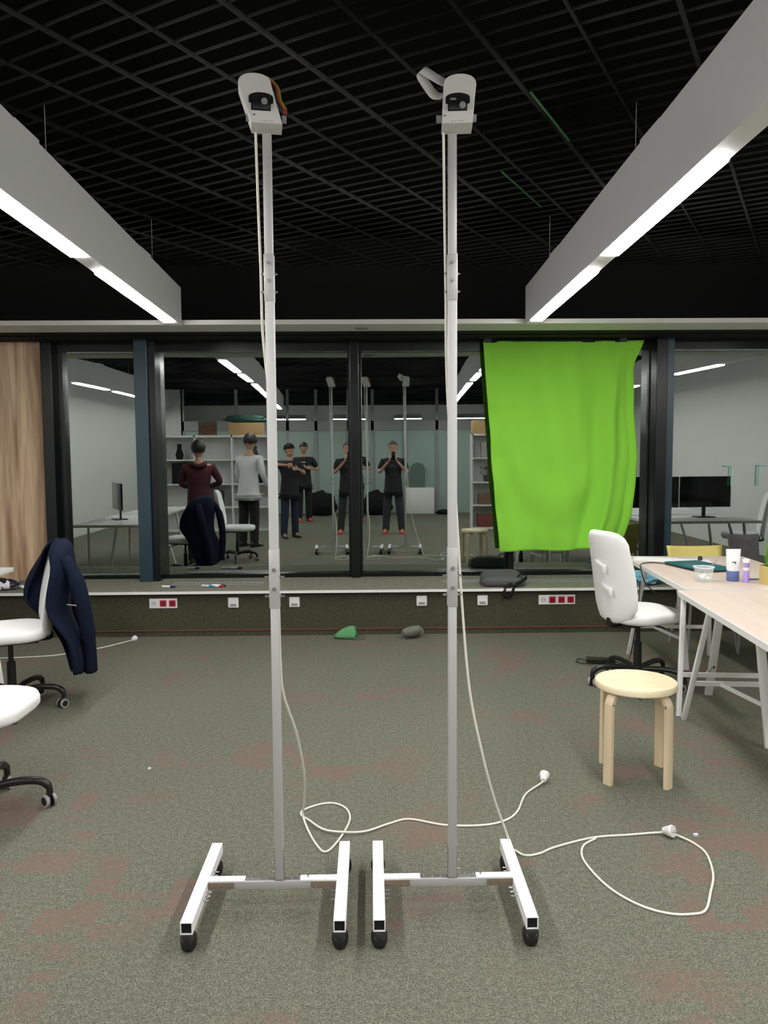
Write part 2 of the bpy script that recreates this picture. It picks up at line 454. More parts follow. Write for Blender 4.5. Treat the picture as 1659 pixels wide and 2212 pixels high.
# ---------------------------------------------------------------- light beams
def beam(x, segs, label, y0, y1, sx):
    t = thing('light_beam', label, 'light', (x, 0, 0), 0, 'white LED beams along the ceiling')
    def zb(y): return 2.474 + (6.08-max(y, 2.0))*0.019
    def zt(y): return 2.755 + (6.08-max(y, 2.0))*0.036
    w_ = 0.095
    ys = [y1, 2.0, y0] if y0 < 2 < y1 else [y1, y0]
    rings = [[Vector((a, y, z)) for a, z in ((0, zb(y)), (sx*w_, zb(y)), (sx*w_, zt(y)), (0, zt(y)))] for y in ys]
    MB().loft(rings).build('beam_body', M_beam, t, smooth=False)
    j = MB()
    for y in (5.2, 3.45, 1.7, -0.1, -1.8):
        if y0 < y < y1:
            j.bx(sx*0.01, sx*0.085, y-0.12, y+0.12, zt(y)-0.005, zt(y)+0.02)
            j.cyl((sx*0.045, y+0.28, zt(y)), (sx*0.045, y+0.28, ZC+0.05), 0.0012, seg=6)
    split_build(j, 'hanger', M_beam, t, smooth=False)
    for a, b in segs:
        rings = []
        for y in (b, b-0.03, a+0.03, a):
            z = zb(y)
            rings.append([Vector((sx*q, y, z-h)) for q, h in ((0.004, -0.001), (0.008, 0.014), (0.087, 0.014), (0.091, -0.001))])
        MB().loft(rings).build('light_strip', M_led, t, smooth=False)
    return t
SEG = [(4.45, 5.90), (2.85, 4.10), (1.0, 2.25), (-0.55, 0.75), (-2.25, -0.95), (-4.4, -2.9)]
beam(-1.425, SEG, 'long white LED beam hanging on the left above the two stands', -5.2, 6.085, -1)
beam(1.19, SEG, 'long white LED beam hanging on the right above the stool and table', -5.2, 6.085, 1)
SEG2 = [(3.75, 5.15), (1.9, 3.35), (0.1, 1.5), (-1.7, -0.3), (-3.5, -2.1)]
beam(-4.2, [(1.35, 2.75), (-0.35, 1.0), (-2.6, -1.2), (-4.6, -3.4)], 'white LED beam near the far left wall, seen only as a reflection', -5.2, 6.085, -1)
beam(4.0, SEG2, 'white LED beam near the right wall, seen only as a reflection', -5.2, 6.085, 1)
for i, (xa, xb) in enumerate(((-3.4, -1.0), (-0.2, 0.6), (1.5, 3.6))):
    t = thing('ceiling_batten', ['left', 'middle', 'right'][i] + ' of the LED battens hanging crosswise behind the frosted partition', 'light', ((xa+xb)/2, -9.4, 2.52), 0, 'LED battens behind the partition')
    MB().bx((xa-xb)/2, (xb-xa)/2, -0.04, 0.04, 0.0, 0.12).build('beam_body', M_beam, t, smooth=False)
    MB().bx((xa-xb)/2, (xb-xa)/2, -0.03, 0.03, -0.02, 0.0).build('light_strip', M_led, t, smooth=False)

# ---------------------------------------------------------------- rear partition (seen in the glass)
PY = -5.40
wp = structure(MB().bx(XL, -3.9, PY-0.05, PY+0.05, 0, 3.3).build('wall_partition', M_wall, smooth=False), 'rear partition with frosted glass')
fr = MB()
xs = [-3.9, -2.6, -1.35, -0.65, 0.15, 0.95, 1.25, 2.4, 3.6, 5.6]
for x in xs: fr.bx(x-0.035, x+0.035, PY-0.05, PY+0.05, 0, 3.3)
fr.bx(-3.9, 5.6, PY-0.05, PY+0.05, 2.06, 2.30)
fr.build('partition_frame', M_grey, wp, smooth=False)
for a, b in zip(xs[:-1], xs[1:]):
    MB().bx(a+0.035, b-0.035, PY-0.01, PY+0.01, 0.0, 2.06).build('frosted_panel', M_frost, wp, smooth=False)

# ================================================================== ROLLING STANDS
def make_stand(label, x, xl, xr):
    """pole stand; origin at floor under the pole"""
    t = thing('rolling_stand', label, 'stand', (x, 2.51, 0), 0, 'rolling sensor stands')
    def bolt(parent, p, axis, r=0.007, nut=False):
        b = MB(); a = Vector(axis)
        b.cyl(p, Vector(p)+a*0.004, r, seg=6); b.cyl(Vector(p)+a*0.003, Vector(p)+a*0.010, r*0.6, seg=10)
        if nut: b.cyl(Vector(p)+a*0.010, Vector(p)+a*0.016, r*0.45, seg=8); b.box(Vector(p)+a*0.012, (0.003, 0.014, 0.006))
        b.build('bolt', M_steel, parent)
    low = MB().box((0, 0, 0.56), (0.027, 0.027, 0.92), None, 0.002).build('lower_pole', M_alu, t)
    mid = MB().box((0, 0, 1.57), (0.0285, 0.0285, 0.83), None, 0.002).build('middle_pole', M_aluw, t)
    top = MB().box((0, 0, 2.28), (0.026, 0.026, 0.44), None, 0.002).build('upper_pole', M_alu, t)
    s1 = MB().box((0, 0, 1.10), (0.032, 0.032, 0.19), None, 0.002).build('lower_sleeve', M_alu, t)
    s2 = MB().box((0, 0, 2.045), (0.031, 0.031, 0.145), None, 0.002).build('upper_sleeve', M_alu, t)
    for z in (1.13, 1.068):
        bolt(s1, (0, -0.016, z), (0, -1, 0)); bolt(s1, (0.016, 0, z-0.025), (1, 0, 0), 0.006, True); bolt(s1, (-0.016, 0, z-0.025), (-1, 0, 0), 0.006, True)
    for z in (2.09, 2.035):
        bolt(s2, (0, -0.0155, z), (0, -1, 0), 0.0065); bolt(s2, (0.0155, 0, z-0.032), (1, 0, 0), 0.005); bolt(s2, (-0.0155, 0, z-0.032), (-1, 0, 0), 0.005)
    # crossbar
    a, b = xl+0.018, xr-0.018
    cb = MB().bx(a, b, -0.014, 0.014, 0.070, 0.097, 0.002).build('crossbar', M_alu, t)
    cb2 = MB(); cb2.bx(a, a+0.12, -0.0155, 0.0155, 0.0965, 0.1015); cb2.bx(b-0.12, b, -0.0155, 0.0155, 0.0965, 0.1015)
    split_build(cb2, 'white_channel', M_footw, cb, smooth=False)
    for q0, q1 in ((a, a+0.085), (b-0.085, b)):
        pl = MB().bx(q0, q1, -0.0175, -0.0135, 0.074, 0.094).build('joint_plate', M_brown, cb, smooth=False)
        sc = MB()
        for k in range(3): sc.cyl((q0+0.017+k*0.026, -0.0205, 0.084), (q0+0.017+k*0.026, -0.0170, 0.084), 0.004, seg=8)
        split_build(sc, 'screw', M_steel, cb)
    br = MB(); br.bx(-0.115, -0.0135, -0.008, 0.008, 0.097, 0.100); br.bx(0.0135, 0.115, -0.008, 0.008, 0.097, 0.100)
    br.bx(-0.0165, -0.0135, -0.008, 0.008, 0.097, 0.20); br.bx(0.0135, 0.0165, -0.008, 0.008, 0.097, 0.20)
    for k in range(3):
        for sx in (-1, 1):
            br.cyl((sx*(0.04+k*0.027), 0, 0.100), (sx*(0.04+k*0.027), 0, 0.109), 0.0035, seg=8)
            br.cyl((sx*0.016, 0, 0.125+k*0.03), (sx*0.025, 0, 0.125+k*0.03), 0.0030, seg=8)
    split_build(br, 'corner_bracket', M_steel, t)
    for X in (xl, xr):
        sd = 1 if X < 0 else -1
        # hollow square tube
        f = MB(); o_, i_ = 0.0185, 0.0155
        y0, y1 = -0.243, 0.243
        f.bx(X-o_, X+o_, y0, y1, 0.100-0.002, 0.100); f.bx(X-o_, X+o_, y0, y1, 0.063, 0.065)
        f.bx(X-o_, X-i_, y0, y1, 0.065, 0.098); f.bx(X+i_, X+o_, y0, y1, 0.065, 0.098)
        rc = MB().bx(X-i_, X+i_, y0+0.006, y0+0.010, 0.065, 0.098)
        ft = f.build('foot_tube', M_footw, t, smooth=False)
        rc.build('end_shade', M_blkm, ft, smooth=False)  # dark plate stands in for the shade inside the open tube end
        sc = MB()
        for yy in (-0.09, -0.065, -0.04, 0.04, 0.062, 0.084):
            sc.cyl((X+sd*0.018, yy, 0.078), (X+sd*0.036, yy, 0.078), 0.0026, seg=8)
        split_build(sc, 'screw', M_steel, ft)
        for y in (-0.215, 0.205):
            c = MB(); c.lathe([(0, 0.055), (0.018, 0.055), (0.0245, 0.044), (0.026, 0.030), (0.024, 0.014), (0.018, 0.002), (0, 0.0)], (X, y, 0.0))
            c.cyl((X-0.016, y, 0.026), (X+0.016, y, 0.026), 0.026, seg=22); c.cyl((X, y, 0.05), (X, y, 0.0635), 0.012, seg=12)
            c.build('caster', M_blk, t)
    return t
make_stand('left of the two tall white pole stands on casters, coloured wires on its head', -0.3115, -0.252, 0.207)
make_stand('right of the two tall white pole stands on casters, white ribbon looping off its head', 0.2600, -0.245, 0.217)

def make_head(label, x, tilt, rotz, kind):
    """white sensor housing hung on the pole top. local: x right, y away, z up"""
    t = thing('sensor_head', label, 'sensor', (x, 2.475, 2.482), rotz, 'sensor housings on the stands')
    W, H, D = 0.092, 0.145, 0.085
    sh = tilt
    def prof(y):
        pts = []
        wt = W*1.06
        pts += [Vector((-W/2, y, 0.0)), Vector((-W/2, y, 0.002))]
        top = []
        for k in range(13):
            a = pi - k*pi/12
            top.append(Vector((sh + wt/2*cos(a)*(1.0), y, H-0.030+0.030*sin(a)**0.8)))
        pts += top + [Vector((W/2, y, 0.002)), Vector((W/2, y, 0.0))]
        return pts
    def lean(ps, d): return [p+Vector((0, 0, d)) for p in ps]
    M = MB()
    rs = []
    for y, sc in ((-D/2, 0.975), (-D/2+0.006, 1.0), (D/2-0.006, 1.0), (D/2, 0.975)):
        ps = prof(y); c = Vector((sh/2, y, H/2))
        rs.append([c+(p-c)*sc for p in ps])
    M.loft(rs)
    body = M.build('housing', mat('housing_white', (0.74, 0.74, 0.72), 0.45), t, ang=0.5)
    # dark arched opening with a stepped camera block
    y = -D/2
    c0 = Vector((sh*0.42-0.002, 0, 0.062))
    op = [(-0.036, -0.004)]
    for k in range(11):
        a = pi-k*pi/10; op.append((0.036*cos(a), 0.012+0.014*sin(a)))
    op += [(0.036, -0.004), (0.029, -0.006), (0.028, -0.026), (-0.029, -0.026), (-0.029, -0.006)]
    MB().prism([(c0.x+a, c0.z+b) for a, b in op], 'Y', y-0.002, y+0.01).build('opening', M_blkm, t, smooth=False)
    MB().box((c0.x, y-0.005, c0.z-0.012), (0.050, 0.014, 0.024), None, 0.002).build('camera_block', M_blk, t)
    lx = 0.010 if kind == 0 else 0.014
    ln = MB().cyl((c0.x+lx, y-0.016, c0.z-(0.004 if kind == 0 else 0.014)), (c0.x+lx, y-0.010, c0.z-(0.004 if kind == 0 else 0.014)), 0.009, 0.010, seg=20)
    ln.build('lens', M_grey, t)
    if kind == 1:
        MB().bx(c0.x-0.022, c0.x-0.005, y-0.005, y-0.001, c0.z+0.004, c0.z+0.010).build('chip', M_vent, t, smooth=False)
    MB().bx(-0.040, -0.034, y-0.001, y+0.001, 0.022, 0.025).build('badge', M_blk, t, smooth=False)
    tr = MB()
    for q in (-0.018, -0.008, 0.004, 0.012): tr.bx(q, q+0.007, y-0.0008, y+0.001, 0.0065, 0.0078)
    tr.build('lettering', M_grey, t, smooth=False)
    cl = MB(); cl.bx(-W/2-0.016, -W/2, -0.006, 0.008, 0.022, 0.040); cl.bx(W/2, W/2+0.014, -0.006, 0.008, 0.022, 0.040)
    cl.cyl((W/2+0.007, -0.012, 0.031), (W/2+0.007, -0.004, 0.031), 0.006, seg=8)
    split_build(cl, 'clamp', M_grey, t)
    if kind == 0:
        for i, (c, off) in enumerate((((0.30, 0.03, 0.02), 0.0), ((0.42, 0.16, 0.02), 0.004), ((0.40, 0.36, 0.03), 0.009), ((0.01, 0.01, 0.01), -0.004))):
            m = mat('wire_%d' % i, c, 0.5)
            pts = spline([(0.005+sh, 0.01, H-0.006), (sh+0.025+off, 0.005, H+0.006+off*0.5), (sh+0.060+off, -0.005, H-0.02), (0.040+sh*0.5+off+0.012, -0.008, 0.085), (0.052+off, -0.005, 0.058)], 6)
            MB().sweep(pts, 0.0022, 6).build('wire', m, t)
        MB().box((0.056, -0.005, 0.052), (0.012, 0.012, 0.014)).build('connector', mat('orange_red', (0.35, 0.05, 0.03), 0.5), t)
    else:
        p = spline([(-0.030+sh, 0.0, H-0.012), (-0.062+sh, -0.004, H+0.000), (-0.112+sh, -0.008, H+0.030)], 8)
        q = spline([(-0.112+sh, -0.008, H+0.030), (-0.118+sh, -0.01, H+0.014), (-0.090+sh, -0.01, H-0.030), (-0.072+sh, -0.006, H-0.047), (-0.048+sh, 0.0, H-0.047)], 8)
        path = p[:-1]+q
        rb = MB()
        wv = Vector((0.010, 0.004, 0.016)); 
        rb.grid(lambda u, v: path[min(int(u*(len(path)-1)+0.5), len(path)-1)] + wv*(v*2-1) + Vector((0, 0.012*(v*2-1), 0)), len(path)-1, 2)
        rb.build('ribbon_cable', M_white, t, solid=0.0012)
        for i in range(3):
            pts = spline([(-0.02+sh+i*0.006, 0.0, H-0.006), (-0.012+sh+i*0.008, 0.0, H+0.012), (0.012+sh+i*0.006, 0.0, H+0.004)], 6)
            MB().sweep(pts, 0.0018, 6).build('wire', mat('wire_red', (0.20, 0.01, 0.03), 0.5), t)
    return t
make_head('white sensor housing leaning left on top of the left stand, dark lens window', -0.3075, -0.034, radians(8), 0)
make_head('white sensor housing on top of the right stand, ribbon cable at its side', 0.2700, 0.008, radians(-4), 1)

def cable(label, pts, r=0.0042, plug=None, name='power_cable', m=None, n=10):
    t = thing(name, label, 'cable')
    MB().sweep(spline(pts, n), r, 10).build('cord', m or M_cable, t)
    if plug:
        p, d = Vector(plug[0]), Vector(plug[1]).normalized()
        b = MB(); b.cyl(p, p+d*0.034, 0.012, 0.0235, 20); b.cyl(p+d*0.033, p+d*0.042, 0.0235, 0.0225, 20)
        b.build('plug', mat('plug_white', (0.8, 0.8, 0.78), 0.35), t)
        s_ = Vector((-d.y, d.x, 0)).normalized() if abs(d.z) < 0.9 else Vector((1, 0, 0)); pn = MB()
        for k in (-1, 1): pn.cyl(p+d*0.042+s_*0.0095*k, p+d*0.061+s_*0.0095*k, 0.0024, seg=8)
        pn.build('pin', M_steel, t)
    return t
fz = 0.0045
cable('white cable from the left stand, small loop on the carpet, plug near the stool',
      [(-0.345, 2.50, 2.49), (-0.343, 2.515, 2.27), (-0.339, 2.52, 2.06), (-0.338, 2.52, 1.91), (-0.333, 2.53, 1.81), (-0.315, 2.535, 1.60), (-0.305, 2.535, 1.30), (-0.303, 2.54, 1.0), (-0.303, 2.56, 0.81),
       (-0.300, 2.62, 0.68), (-0.272, 2.75, 0.50), (-0.262, 2.92, 0.28), (-0.275, 3.05, 0.12), (-0.285, 3.10, 0.03), (-0.250, 3.00, fz), (-0.205, 2.885, fz), (-0.178, 2.862, fz), (-0.150, 2.91, fz), (-0.115, 3.02, fz), (-0.096, 3.13, fz), (-0.115, 3.22, fz), (-0.165, 3.27, fz), (-0.225, 3.265, fz),
       (-0.290, 3.215, fz), (-0.300, 3.16, fz+0.004), (-0.265, 3.105, fz+0.009), (-0.198, 3.03, fz+0.004), (-0.115, 2.995, fz+0.009), (-0.03, 3.01, fz+0.004), (0.065, 3.08, fz), (0.148, 3.115, fz), (0.286, 3.06, fz), (0.434, 3.053, fz), (0.533, 3.09, fz), (0.60, 3.17, fz), (0.665, 3.33, fz), (0.745, 3.42, fz+0.006), (0.772, 3.445, 0.016)],
      plug=((0.768, 3.440, 0.020), (0.30, 0.75, 0.30)))
cable('white cable hanging from the right stand, ending in a round plug at the right',
      [(0.232, 2.50, 2.49), (0.237, 2.515, 2.20), (0.241, 2.52, 1.98), (0.243, 2.53, 1.80), (0.252, 2.535, 1.60), (0.268, 2.545, 1.46), (0.284, 2.56, 1.22), (0.299, 2.58, 1.01), (0.328, 2.60, 0.70), (0.377, 2.62, 0.46), (0.430, 2.68, 0.27), (0.485, 2.745, 0.115), (0.505, 2.77, 0.050), (0.530, 2.835, 0.012), (0.563, 2.812, fz), (0.62, 2.825, fz), (0.69, 2.871, fz), (0.85, 2.938, fz), (1.0, 2.957, fz), (1.09, 2.965, fz+0.002), (1.140, 2.955, 0.014)],
      plug=((1.135, 2.962, 0.018), (0.6, -0.65, 0.22)))
cable('white cable lying in a wide rounded loop on the carpet at the lower right',
      [(0.86, 2.930, fz+0.001), (0.80, 2.880, fz), (0.772, 2.80, fz), (0.777, 2.709, fz), (0.803, 2.602, fz), (0.845, 2.52, fz), (0.900, 2.46, fz), (0.962, 2.429, fz), (1.02, 2.425, fz), (1.08, 2.445, fz), (1.143, 2.55, fz), (1.200, 2.66, fz), (1.237, 2.80, fz), (1.225, 2.88, fz), (1.19, 2.93, fz+0.003), (1.168, 2.944, 0.012)])
cable('thin white cord lying along the carpet behind the jacket chair', [(-2.95, 5.75, 0.004), (-2.75, 5.77, 0.004), (-2.4, 5.83, 0.004), (-2.25, 5.95, 0.004), (-2.1, 6.06, 0.004), (-1.93, 6.27, 0.01)], 0.004, plug=((-1.93, 6.27, 0.014), (0.3, 0.8, 0.1)))

# ================================================================== CHAIRS
def make_chair(label, loc, rotz, back_h=1.0, flaps=False, nobuttons=False):
    """swivel chair faces local +x"""
    t = thing('swivel_chair', label, 'chair', (loc[0], loc[1], 0), rotz, 'white swivel chairs')
    M = MB()   # seat cushion
    rs = []
    for z, s_ in ((0.430, 0.86), (0.434, 0.95), (0.450, 1.0), (0.475, 1.0), (0.492, 0.97), (0.500, 0.88), (0.503, 0.55), (0.503, 0.1)):
        rs.append([Vector((x*s_+0.02, y*s_, z)) for x, y in rrect(0.455, 0.445, 0.15, 7)])
    M.loft(rs).build('seat', M_seat, t, ang=1.2)
    MB().box((0.0, 0, 0.420), (0.30, 0.26, 0.022), None, 0.008).build('seat_plate', M_blk, t)
    # backrest: curved padded slab
    M = MB(); rs = []
    def bx_(z): # lean back
        return -0.205 - 0.10*((z-0.46)/0.52)**1.3*0.9
    n = 16
    for z, sc, th in [(0.432, 0.22, 0.012), (0.445, 0.50, 0.022), (0.475, 0.76, 0.028)]+[(0.53+0.055*k, 0.92+0.08*sin(pi*min(1, (k+1)/7)), 0.030) for k in range(7)]+[(0.895, 0.92, 0.028), (0.930, 0.83, 0.024), (0.952, 0.66, 0.018), (0.962, 0.42, 0.008)]:
        hw = 0.215*sc; ring = []
        zz = z*1.0
        for k in range(24):
            a = 2*pi*k/24
            yy = hw*cos(a)*(1.0); xx = th*sin(a)
            cv = 0.045*(yy/0.215)**2
            ring.append(Vector((bx_(max(zz, 0.46))+xx+cv, yy, 0.455+(zz-0.455)*(back_h-0.455)/0.507)))
        rs.append(ring)
    bk = M.loft(rs).build('backrest', M_seat, t, ang=1.2)
    if flaps:
        fl = MB()
        for z, y in ((0.80, 0.01), (0.655, -0.02)):
            fl.box((bx_(z)-0.034, y, z), (0.008, 0.100, 0.022), Matrix.Rotation(0.35, 4, 'X'), 0.002)
            fl.box((bx_(z)-0.036, y-0.045, z-0.022), (0.012, 0.028, 0.050), None, 0.003)
        split_build(fl, 'cover_strap', M_seat, t)
    MB().sweep(spline([(-0.05, 0, 0.413), (-0.20, 0, 0.405), (-0.225, 0, 0.425), (-0.215, 0, 0.475)], 6), 0.016, 10, (1.6, 0.7)).build('back_support', M_blk, t)
    MB().cyl((0, 0, 0.27), (0, 0, 0.415), 0.014).cyl((0, 0, 0.10), (0, 0, 0.29), 0.026, 0.024).build('gas_lift', M_blk, t)
    MB().sweep(spline([(0.02, -0.08, 0.413), (0.05, -0.17, 0.405), (0.08, -0.23, 0.385)], 5), 0.006, 8).build('lever', M_blk, t)
    bs = MB(); bs.cyl((0, 0, 0.085), (0, 0, 0.135), 0.042, 0.036)
    for k in range(5):
        a = k*2*pi/5 + 0.3; d = Vector((cos(a), sin(a), 0))
        bs.sweep(spline([d*0.02+Vector((0, 0, 0.110)), d*0.15+Vector((0, 0, 0.128)), d*0.245+Vector((0, 0, 0.122)), d*0.285+Vector((0, 0, 0.095)), d*0.293+Vector((0, 0, 0.058))], 5), [0.017]*16+[0.014]*5, 10)
    bs.build('star_base', M_blk, t)
    for k in range(5):
        a = k*2*pi/5 + 0.3; d = Vector((cos(a), sin(a), 0)); aa = a+0.9*((k % 3)-1)+pi/2
        s_ = Vector((cos(aa), sin(aa), 0)); c = d*0.293+Vector((0, 0, 0.027))+Vector((-s_.y, s_.x, 0))*0.012
        w_ = MB(); w_.cyl(c-s_*0.022, c-s_*0.006, 0.026, seg=24); w_.cyl(c+s_*0.006, c+s_*0.022, 0.026, seg=24)
        w_.box(c+Vector((0, 0, 0.018)), (0.020, 0.020, 0.03), aa, 0.004)
        cs = w_.build('caster', M_blk, t)
        w2 = MB()
        for e in (-1, 1):
            ring = [c+s_*0.0225*e, c+s_*0.0235*e]
            for r0, r1 in ((0.0265, 0.019),):
                pr = []
                for q in range(24):
                    an = 2*pi*q/24; v_ = Vector((-s_.y, s_.x, 0))*cos(an)+Vector((0, 0, 1))*sin(an)
                    pr.append(v_)
                A = [w2.bm.verts.new(ring[1]+v_*0.0265) for v_ in pr]; B = [w2.bm.verts.new(ring[1]+v_*0.0185) for v_ in pr]
                C = [w2.bm.verts.new(ring[0]-s_*0.012*e+v_*0.0268) for v_ in pr]
                for q in range(24):
                    w2.bm.faces.new((A[q], A[(q+1) % 24], B[(q+1) % 24], B[q])); w2.bm.faces.new((A[q], C[q], C[(q+1) % 24], A[(q+1) % 24]))
        w2.build('caster_rim', M_grey, cs)
    return t
chA = make_chair('white swivel chair with a navy jacket hung on its back', (-2.13, 4.60), radians(205), 0.97)
chB = make_chair('white swivel chair at the left edge, nearest to the viewer', (-1.66, 3.20), radians(0), 1.0)
chC = make_chair('white swivel chair seen from behind at the right tables', (1.70, 4.93), radians(20), 1.01, flaps=True)
dup(chB, (4.55, 4.75, 0), radians(200), 'white swivel chair at the desk by the right wall, seen only as a reflection')

# navy jacket over chair A (worn round the backrest like shoulders)
jk = thing('jacket', 'navy jacket draped over the back of the left white swivel chair', 'jacket', (-2.13, 4.60, 0), radians(205))
M = MB(); rings = []
lv = [(1.000, 0.02, 0.10), (0.990, 0.05, 0.50), (0.965, 0.08, 0.75), (0.92, 0.10, 0.92), (0.86, 0.105, 1.02), (0.78, 0.105, 1.06), (0.68, 0.105, 1.06), (0.58, 0.105, 1.06), (0.48, 0.11, 1.10), (0.38, 0.12, 1.10), (0.28, 0.125, 1.10), (0.17, 0.12, 1.02)]
for i, (z, dep, sc) in enumerate(lv):
    ring = []
    f = i/(len(lv)-1)
    on_ = 0.15+1.25*min(1, max(0, (i-1)/3)); of_ = 0.12+0.75*min(1, max(0, (i-1)/6))           # front opening half angle grows downwards
    if z < 0.5: on_ = 1.6; of_ = 1.3+(0.5-z)*1.5
    for k in range(40):
        a = on_+(2*pi-on_-of_)*k/39
        cx = -0.205-0.10*max(0, (min(z, 0.97)-0.46)/0.52)**1.3*0.9
        cx -= 0.10*min(1, max(0, (0.62-z)/0.30))
        fold = 0.012*sin(a*7+z*5)*(f**0.6) + 0.008*sin(a*13-z*9)*f
        x = cx + (dep+fold*0.8)*cos(a)*0.8 - (0.02 if z < 0.9 else 0)
        if sin(a) < 0 and cos(a) > -0.2 and z < 0.93: x += (0.10*min(1, (0.93-z)/0.2)*min(1, max(0, (z-0.42)/0.15)))*(-sin(a))*min(1, (cos(a)+0.2)/0.5)
        y = (0.232*sc+fold)*sin(a)
        x += 0.045*(y/0.23)**2*(1 if z > 0.5 else 0.2)
        zz = z + (0.05*sin(a*1.0)*f if z < 0.4 else 0)
        ring.append(Vector((x, y, zz)))
    rings.append(ring)
M.loft(rings, closed=False, cap=False)
M.build('jacket_shell', M_navy, jk, solid=0.010, ang=2.5, sub=1)
sl = MB()
for sy, zb in ((1, 0.21), (-1, 0.18)):
    sl.sweep(spline([(-0.30, sy*0.17, 0.90), (-0.355, sy*0.205, 0.78), (-0.395, sy*0.205, 0.58), (-0.42, sy*0.17, 0.40), (-0.43, sy*0.13, zb)], 6), [0.045]*6+[0.055]*6+[0.052]*6+[0.045]*7, 14, (1.0, 0.8))
split_build(sl, 'sleeve', M_navy, jk, ang=2.0)
MB().bar((-0.36, 0.245, 0.63), (-0.30, 0.262, 0.645), 0.006, 0.006).build('pocket_zip', M_grey, jk)

# ================================================================== STOOL
st = thing('stool', 'round birch stool with four bent legs in front of the white tables', 'stool', (1.213, 3.535, 0), radians(-10))
MB().lathe([(0, 0.418), (0.178, 0.418), (0.183, 0.423), (0.183, 0.445), (0.179, 0.450), (0, 0.450)], seg=64).build('seat', M_birchtop, st)
for a in (43, 133, 223, 313):
    d = Vector((cos(radians(a)), sin(radians(a)), 0)); sd = Vector((-d.y, d.x, 0))
    path = spline([d*0.06+Vector((0, 0, 0.407)), d*0.130+Vector((0, 0, 0.407)), d*0.160+Vector((0, 0, 0.398)), d*0.176+Vector((0, 0, 0.372)), d*0.180+Vector((0, 0, 0.33)), d*0.182+Vector((0, 0, 0.0))], 6)
    rs = []
    for i, p in enumerate(path):
        tt = (path[min(i+1, len(path)-1)]-path[max(i-1, 0)]).normalized(); nn = sd.cross(tt)
        rs.append([p+sd*u*0.0215+nn*v*0.011 for u, v in ((1, 0.8), (0.8, 1), (-0.8, 1), (-1, 0.8), (-1, -0.8), (-0.8, -1), (0.8, -1), (1, -0.8))])
    MB().loft(rs).build('leg', M_birch, st, ang=0.95)

# ================================================================== TABLES AND TRESTLES
TA = radians(-5.5)
def table(label, corner, L, W, name='table', ang=TA):
    """corner = far-left corner; table runs toward the camera along local -y and right along local +x"""
    t = thing(name, label, 'table', (corner[0], corner[1], 0.0), ang, 'wood topped white trestle tables')
    rs = []
    pr = rrect(W, L, 0.03, 5, W/2, -L/2)
    MB().prism(pr, 'Z', 0.690, 0.7195).build('table_edge', M_white, t, ang=0.6)
    pr2 = rrect(W-0.016, L-0.016, 0.026, 5, W/2, -L/2)
    MB().prism(pr2, 'Z', 0.7190, 0.7205).build('table_top', M_table, t, ang=0.6)
    return t
table('far wood-topped white table at the right, laptop and paper on it', (1.885, 5.80), 1.44, 0.86, ang=radians(-4.3))
table('near wood-topped white table at the right edge, grass pot on it', (1.712, 4.335), 1.44, 0.86)
def trestle(label, c, rot, width=0.58, flip=1, group='white trestles under the right tables'):
    """two-leg frame at local y=0 feet, middle leg toward local -y*flip"""
    t = thing('trestle', label, 'trestle', (c[0], c[1], 0), rot, group)
    yT = -0.20*flip
    MB().bx(-width/2+0.04, width/2-0.04, yT-0.02, yT+0.02, 0.665, 0.690, 0.003).build('top_bar', M_white, t)
    for sx in (-1, 1):
        MB().bar((sx*width/2, 0, 0.0), (sx*(width/2-0.07), yT+0.015*flip, 0.668), 0.026, 0.026, 0.003, up=(0, 1, 0)).build('leg', M_white, t)
    MB().bar((0, -0.42*flip, 0.0), (0, yT-0.015*flip, 0.668), 0.045, 0.022, 0.003, up=(0, 1, 0)).build('leg', M_white, t)
    zb = 0.225
    f = zb/0.668
    yb = (yT+0.015*flip)*f
    MB().bx(-(width/2-0.07*f), width/2-0.07*f, yb-0.010, yb+0.010, zb-0.012, zb+0.012).build('stretcher', M_white, t, smooth=False)
    ym = -0.42*flip+(0.205*flip)*f
    MB().bar((-0.13, yb-0.012*flip, zb), (0.0, ym, zb-0.03), 0.006, 0.022).build('brace', M_white, t, smooth=False)
    b = MB(); b.cyl((0.0, ym-0.016, zb-0.03), (0.0, ym-0.010, zb-0.03), 0.007, seg=10); b.build('bolt', M_blk, t)
    return t
trestle('white trestle under the window end of the far table', (2.187, 5.68), TA, 0.58, 1)
trestle('white trestle under the near end of the far table, middle leg leaning away', (2.03, 4.300), TA, 0.60, -1)
trestle('white trestle under the near table beside the stool, middle leg leaning forward', (2.04, 4.250), TA, 0.60, 1)
trestle('white trestle under the near table at the right picture edge', (1.92, 2.90), TA, 0.60, -1)
# left desks (corner in view, rest seen in the glass)
def desk(label, x0, x1, y0, y1, z=0.72, m=None):
    t = thing('desk', label, 'desk', ((x0+x1)/2, (y0+y1)/2, 0))
    w_, l_ = x1-x0, y1-y0
    MB().bx(-w_/2, w_/2, -l_/2, l_/2, z-0.03, z, 0.003).build('desk_top', m or M_white, t)
    for sx in (-1, 1):
        for sy in (-1, 1):
            MB().bar((sx*(w_/2+(0.06 if sx > 0 else -0.04)), sy*(l_/2-0.38), 0), (sx*(w_/2-0.10), sy*(l_/2-0.22), z-0.03), 0.025).build('leg', M_white, t)
    return t
desk('white desk at the left edge, its corner over the window ledge', -3.32, -2.50, 4.02, 5.50)
desk('white desk behind the jacket chair, seen only as a reflection', -3.32, -2.50, 2.45, 3.98)
desk('white desk with two monitors by the right wall, seen only as a reflection', 3.0, 4.35, 4.75, 5.60)
desk('white desk behind the monitors near the right wall, seen only as a reflection', 3.0, 4.35, 3.2, 4.65)
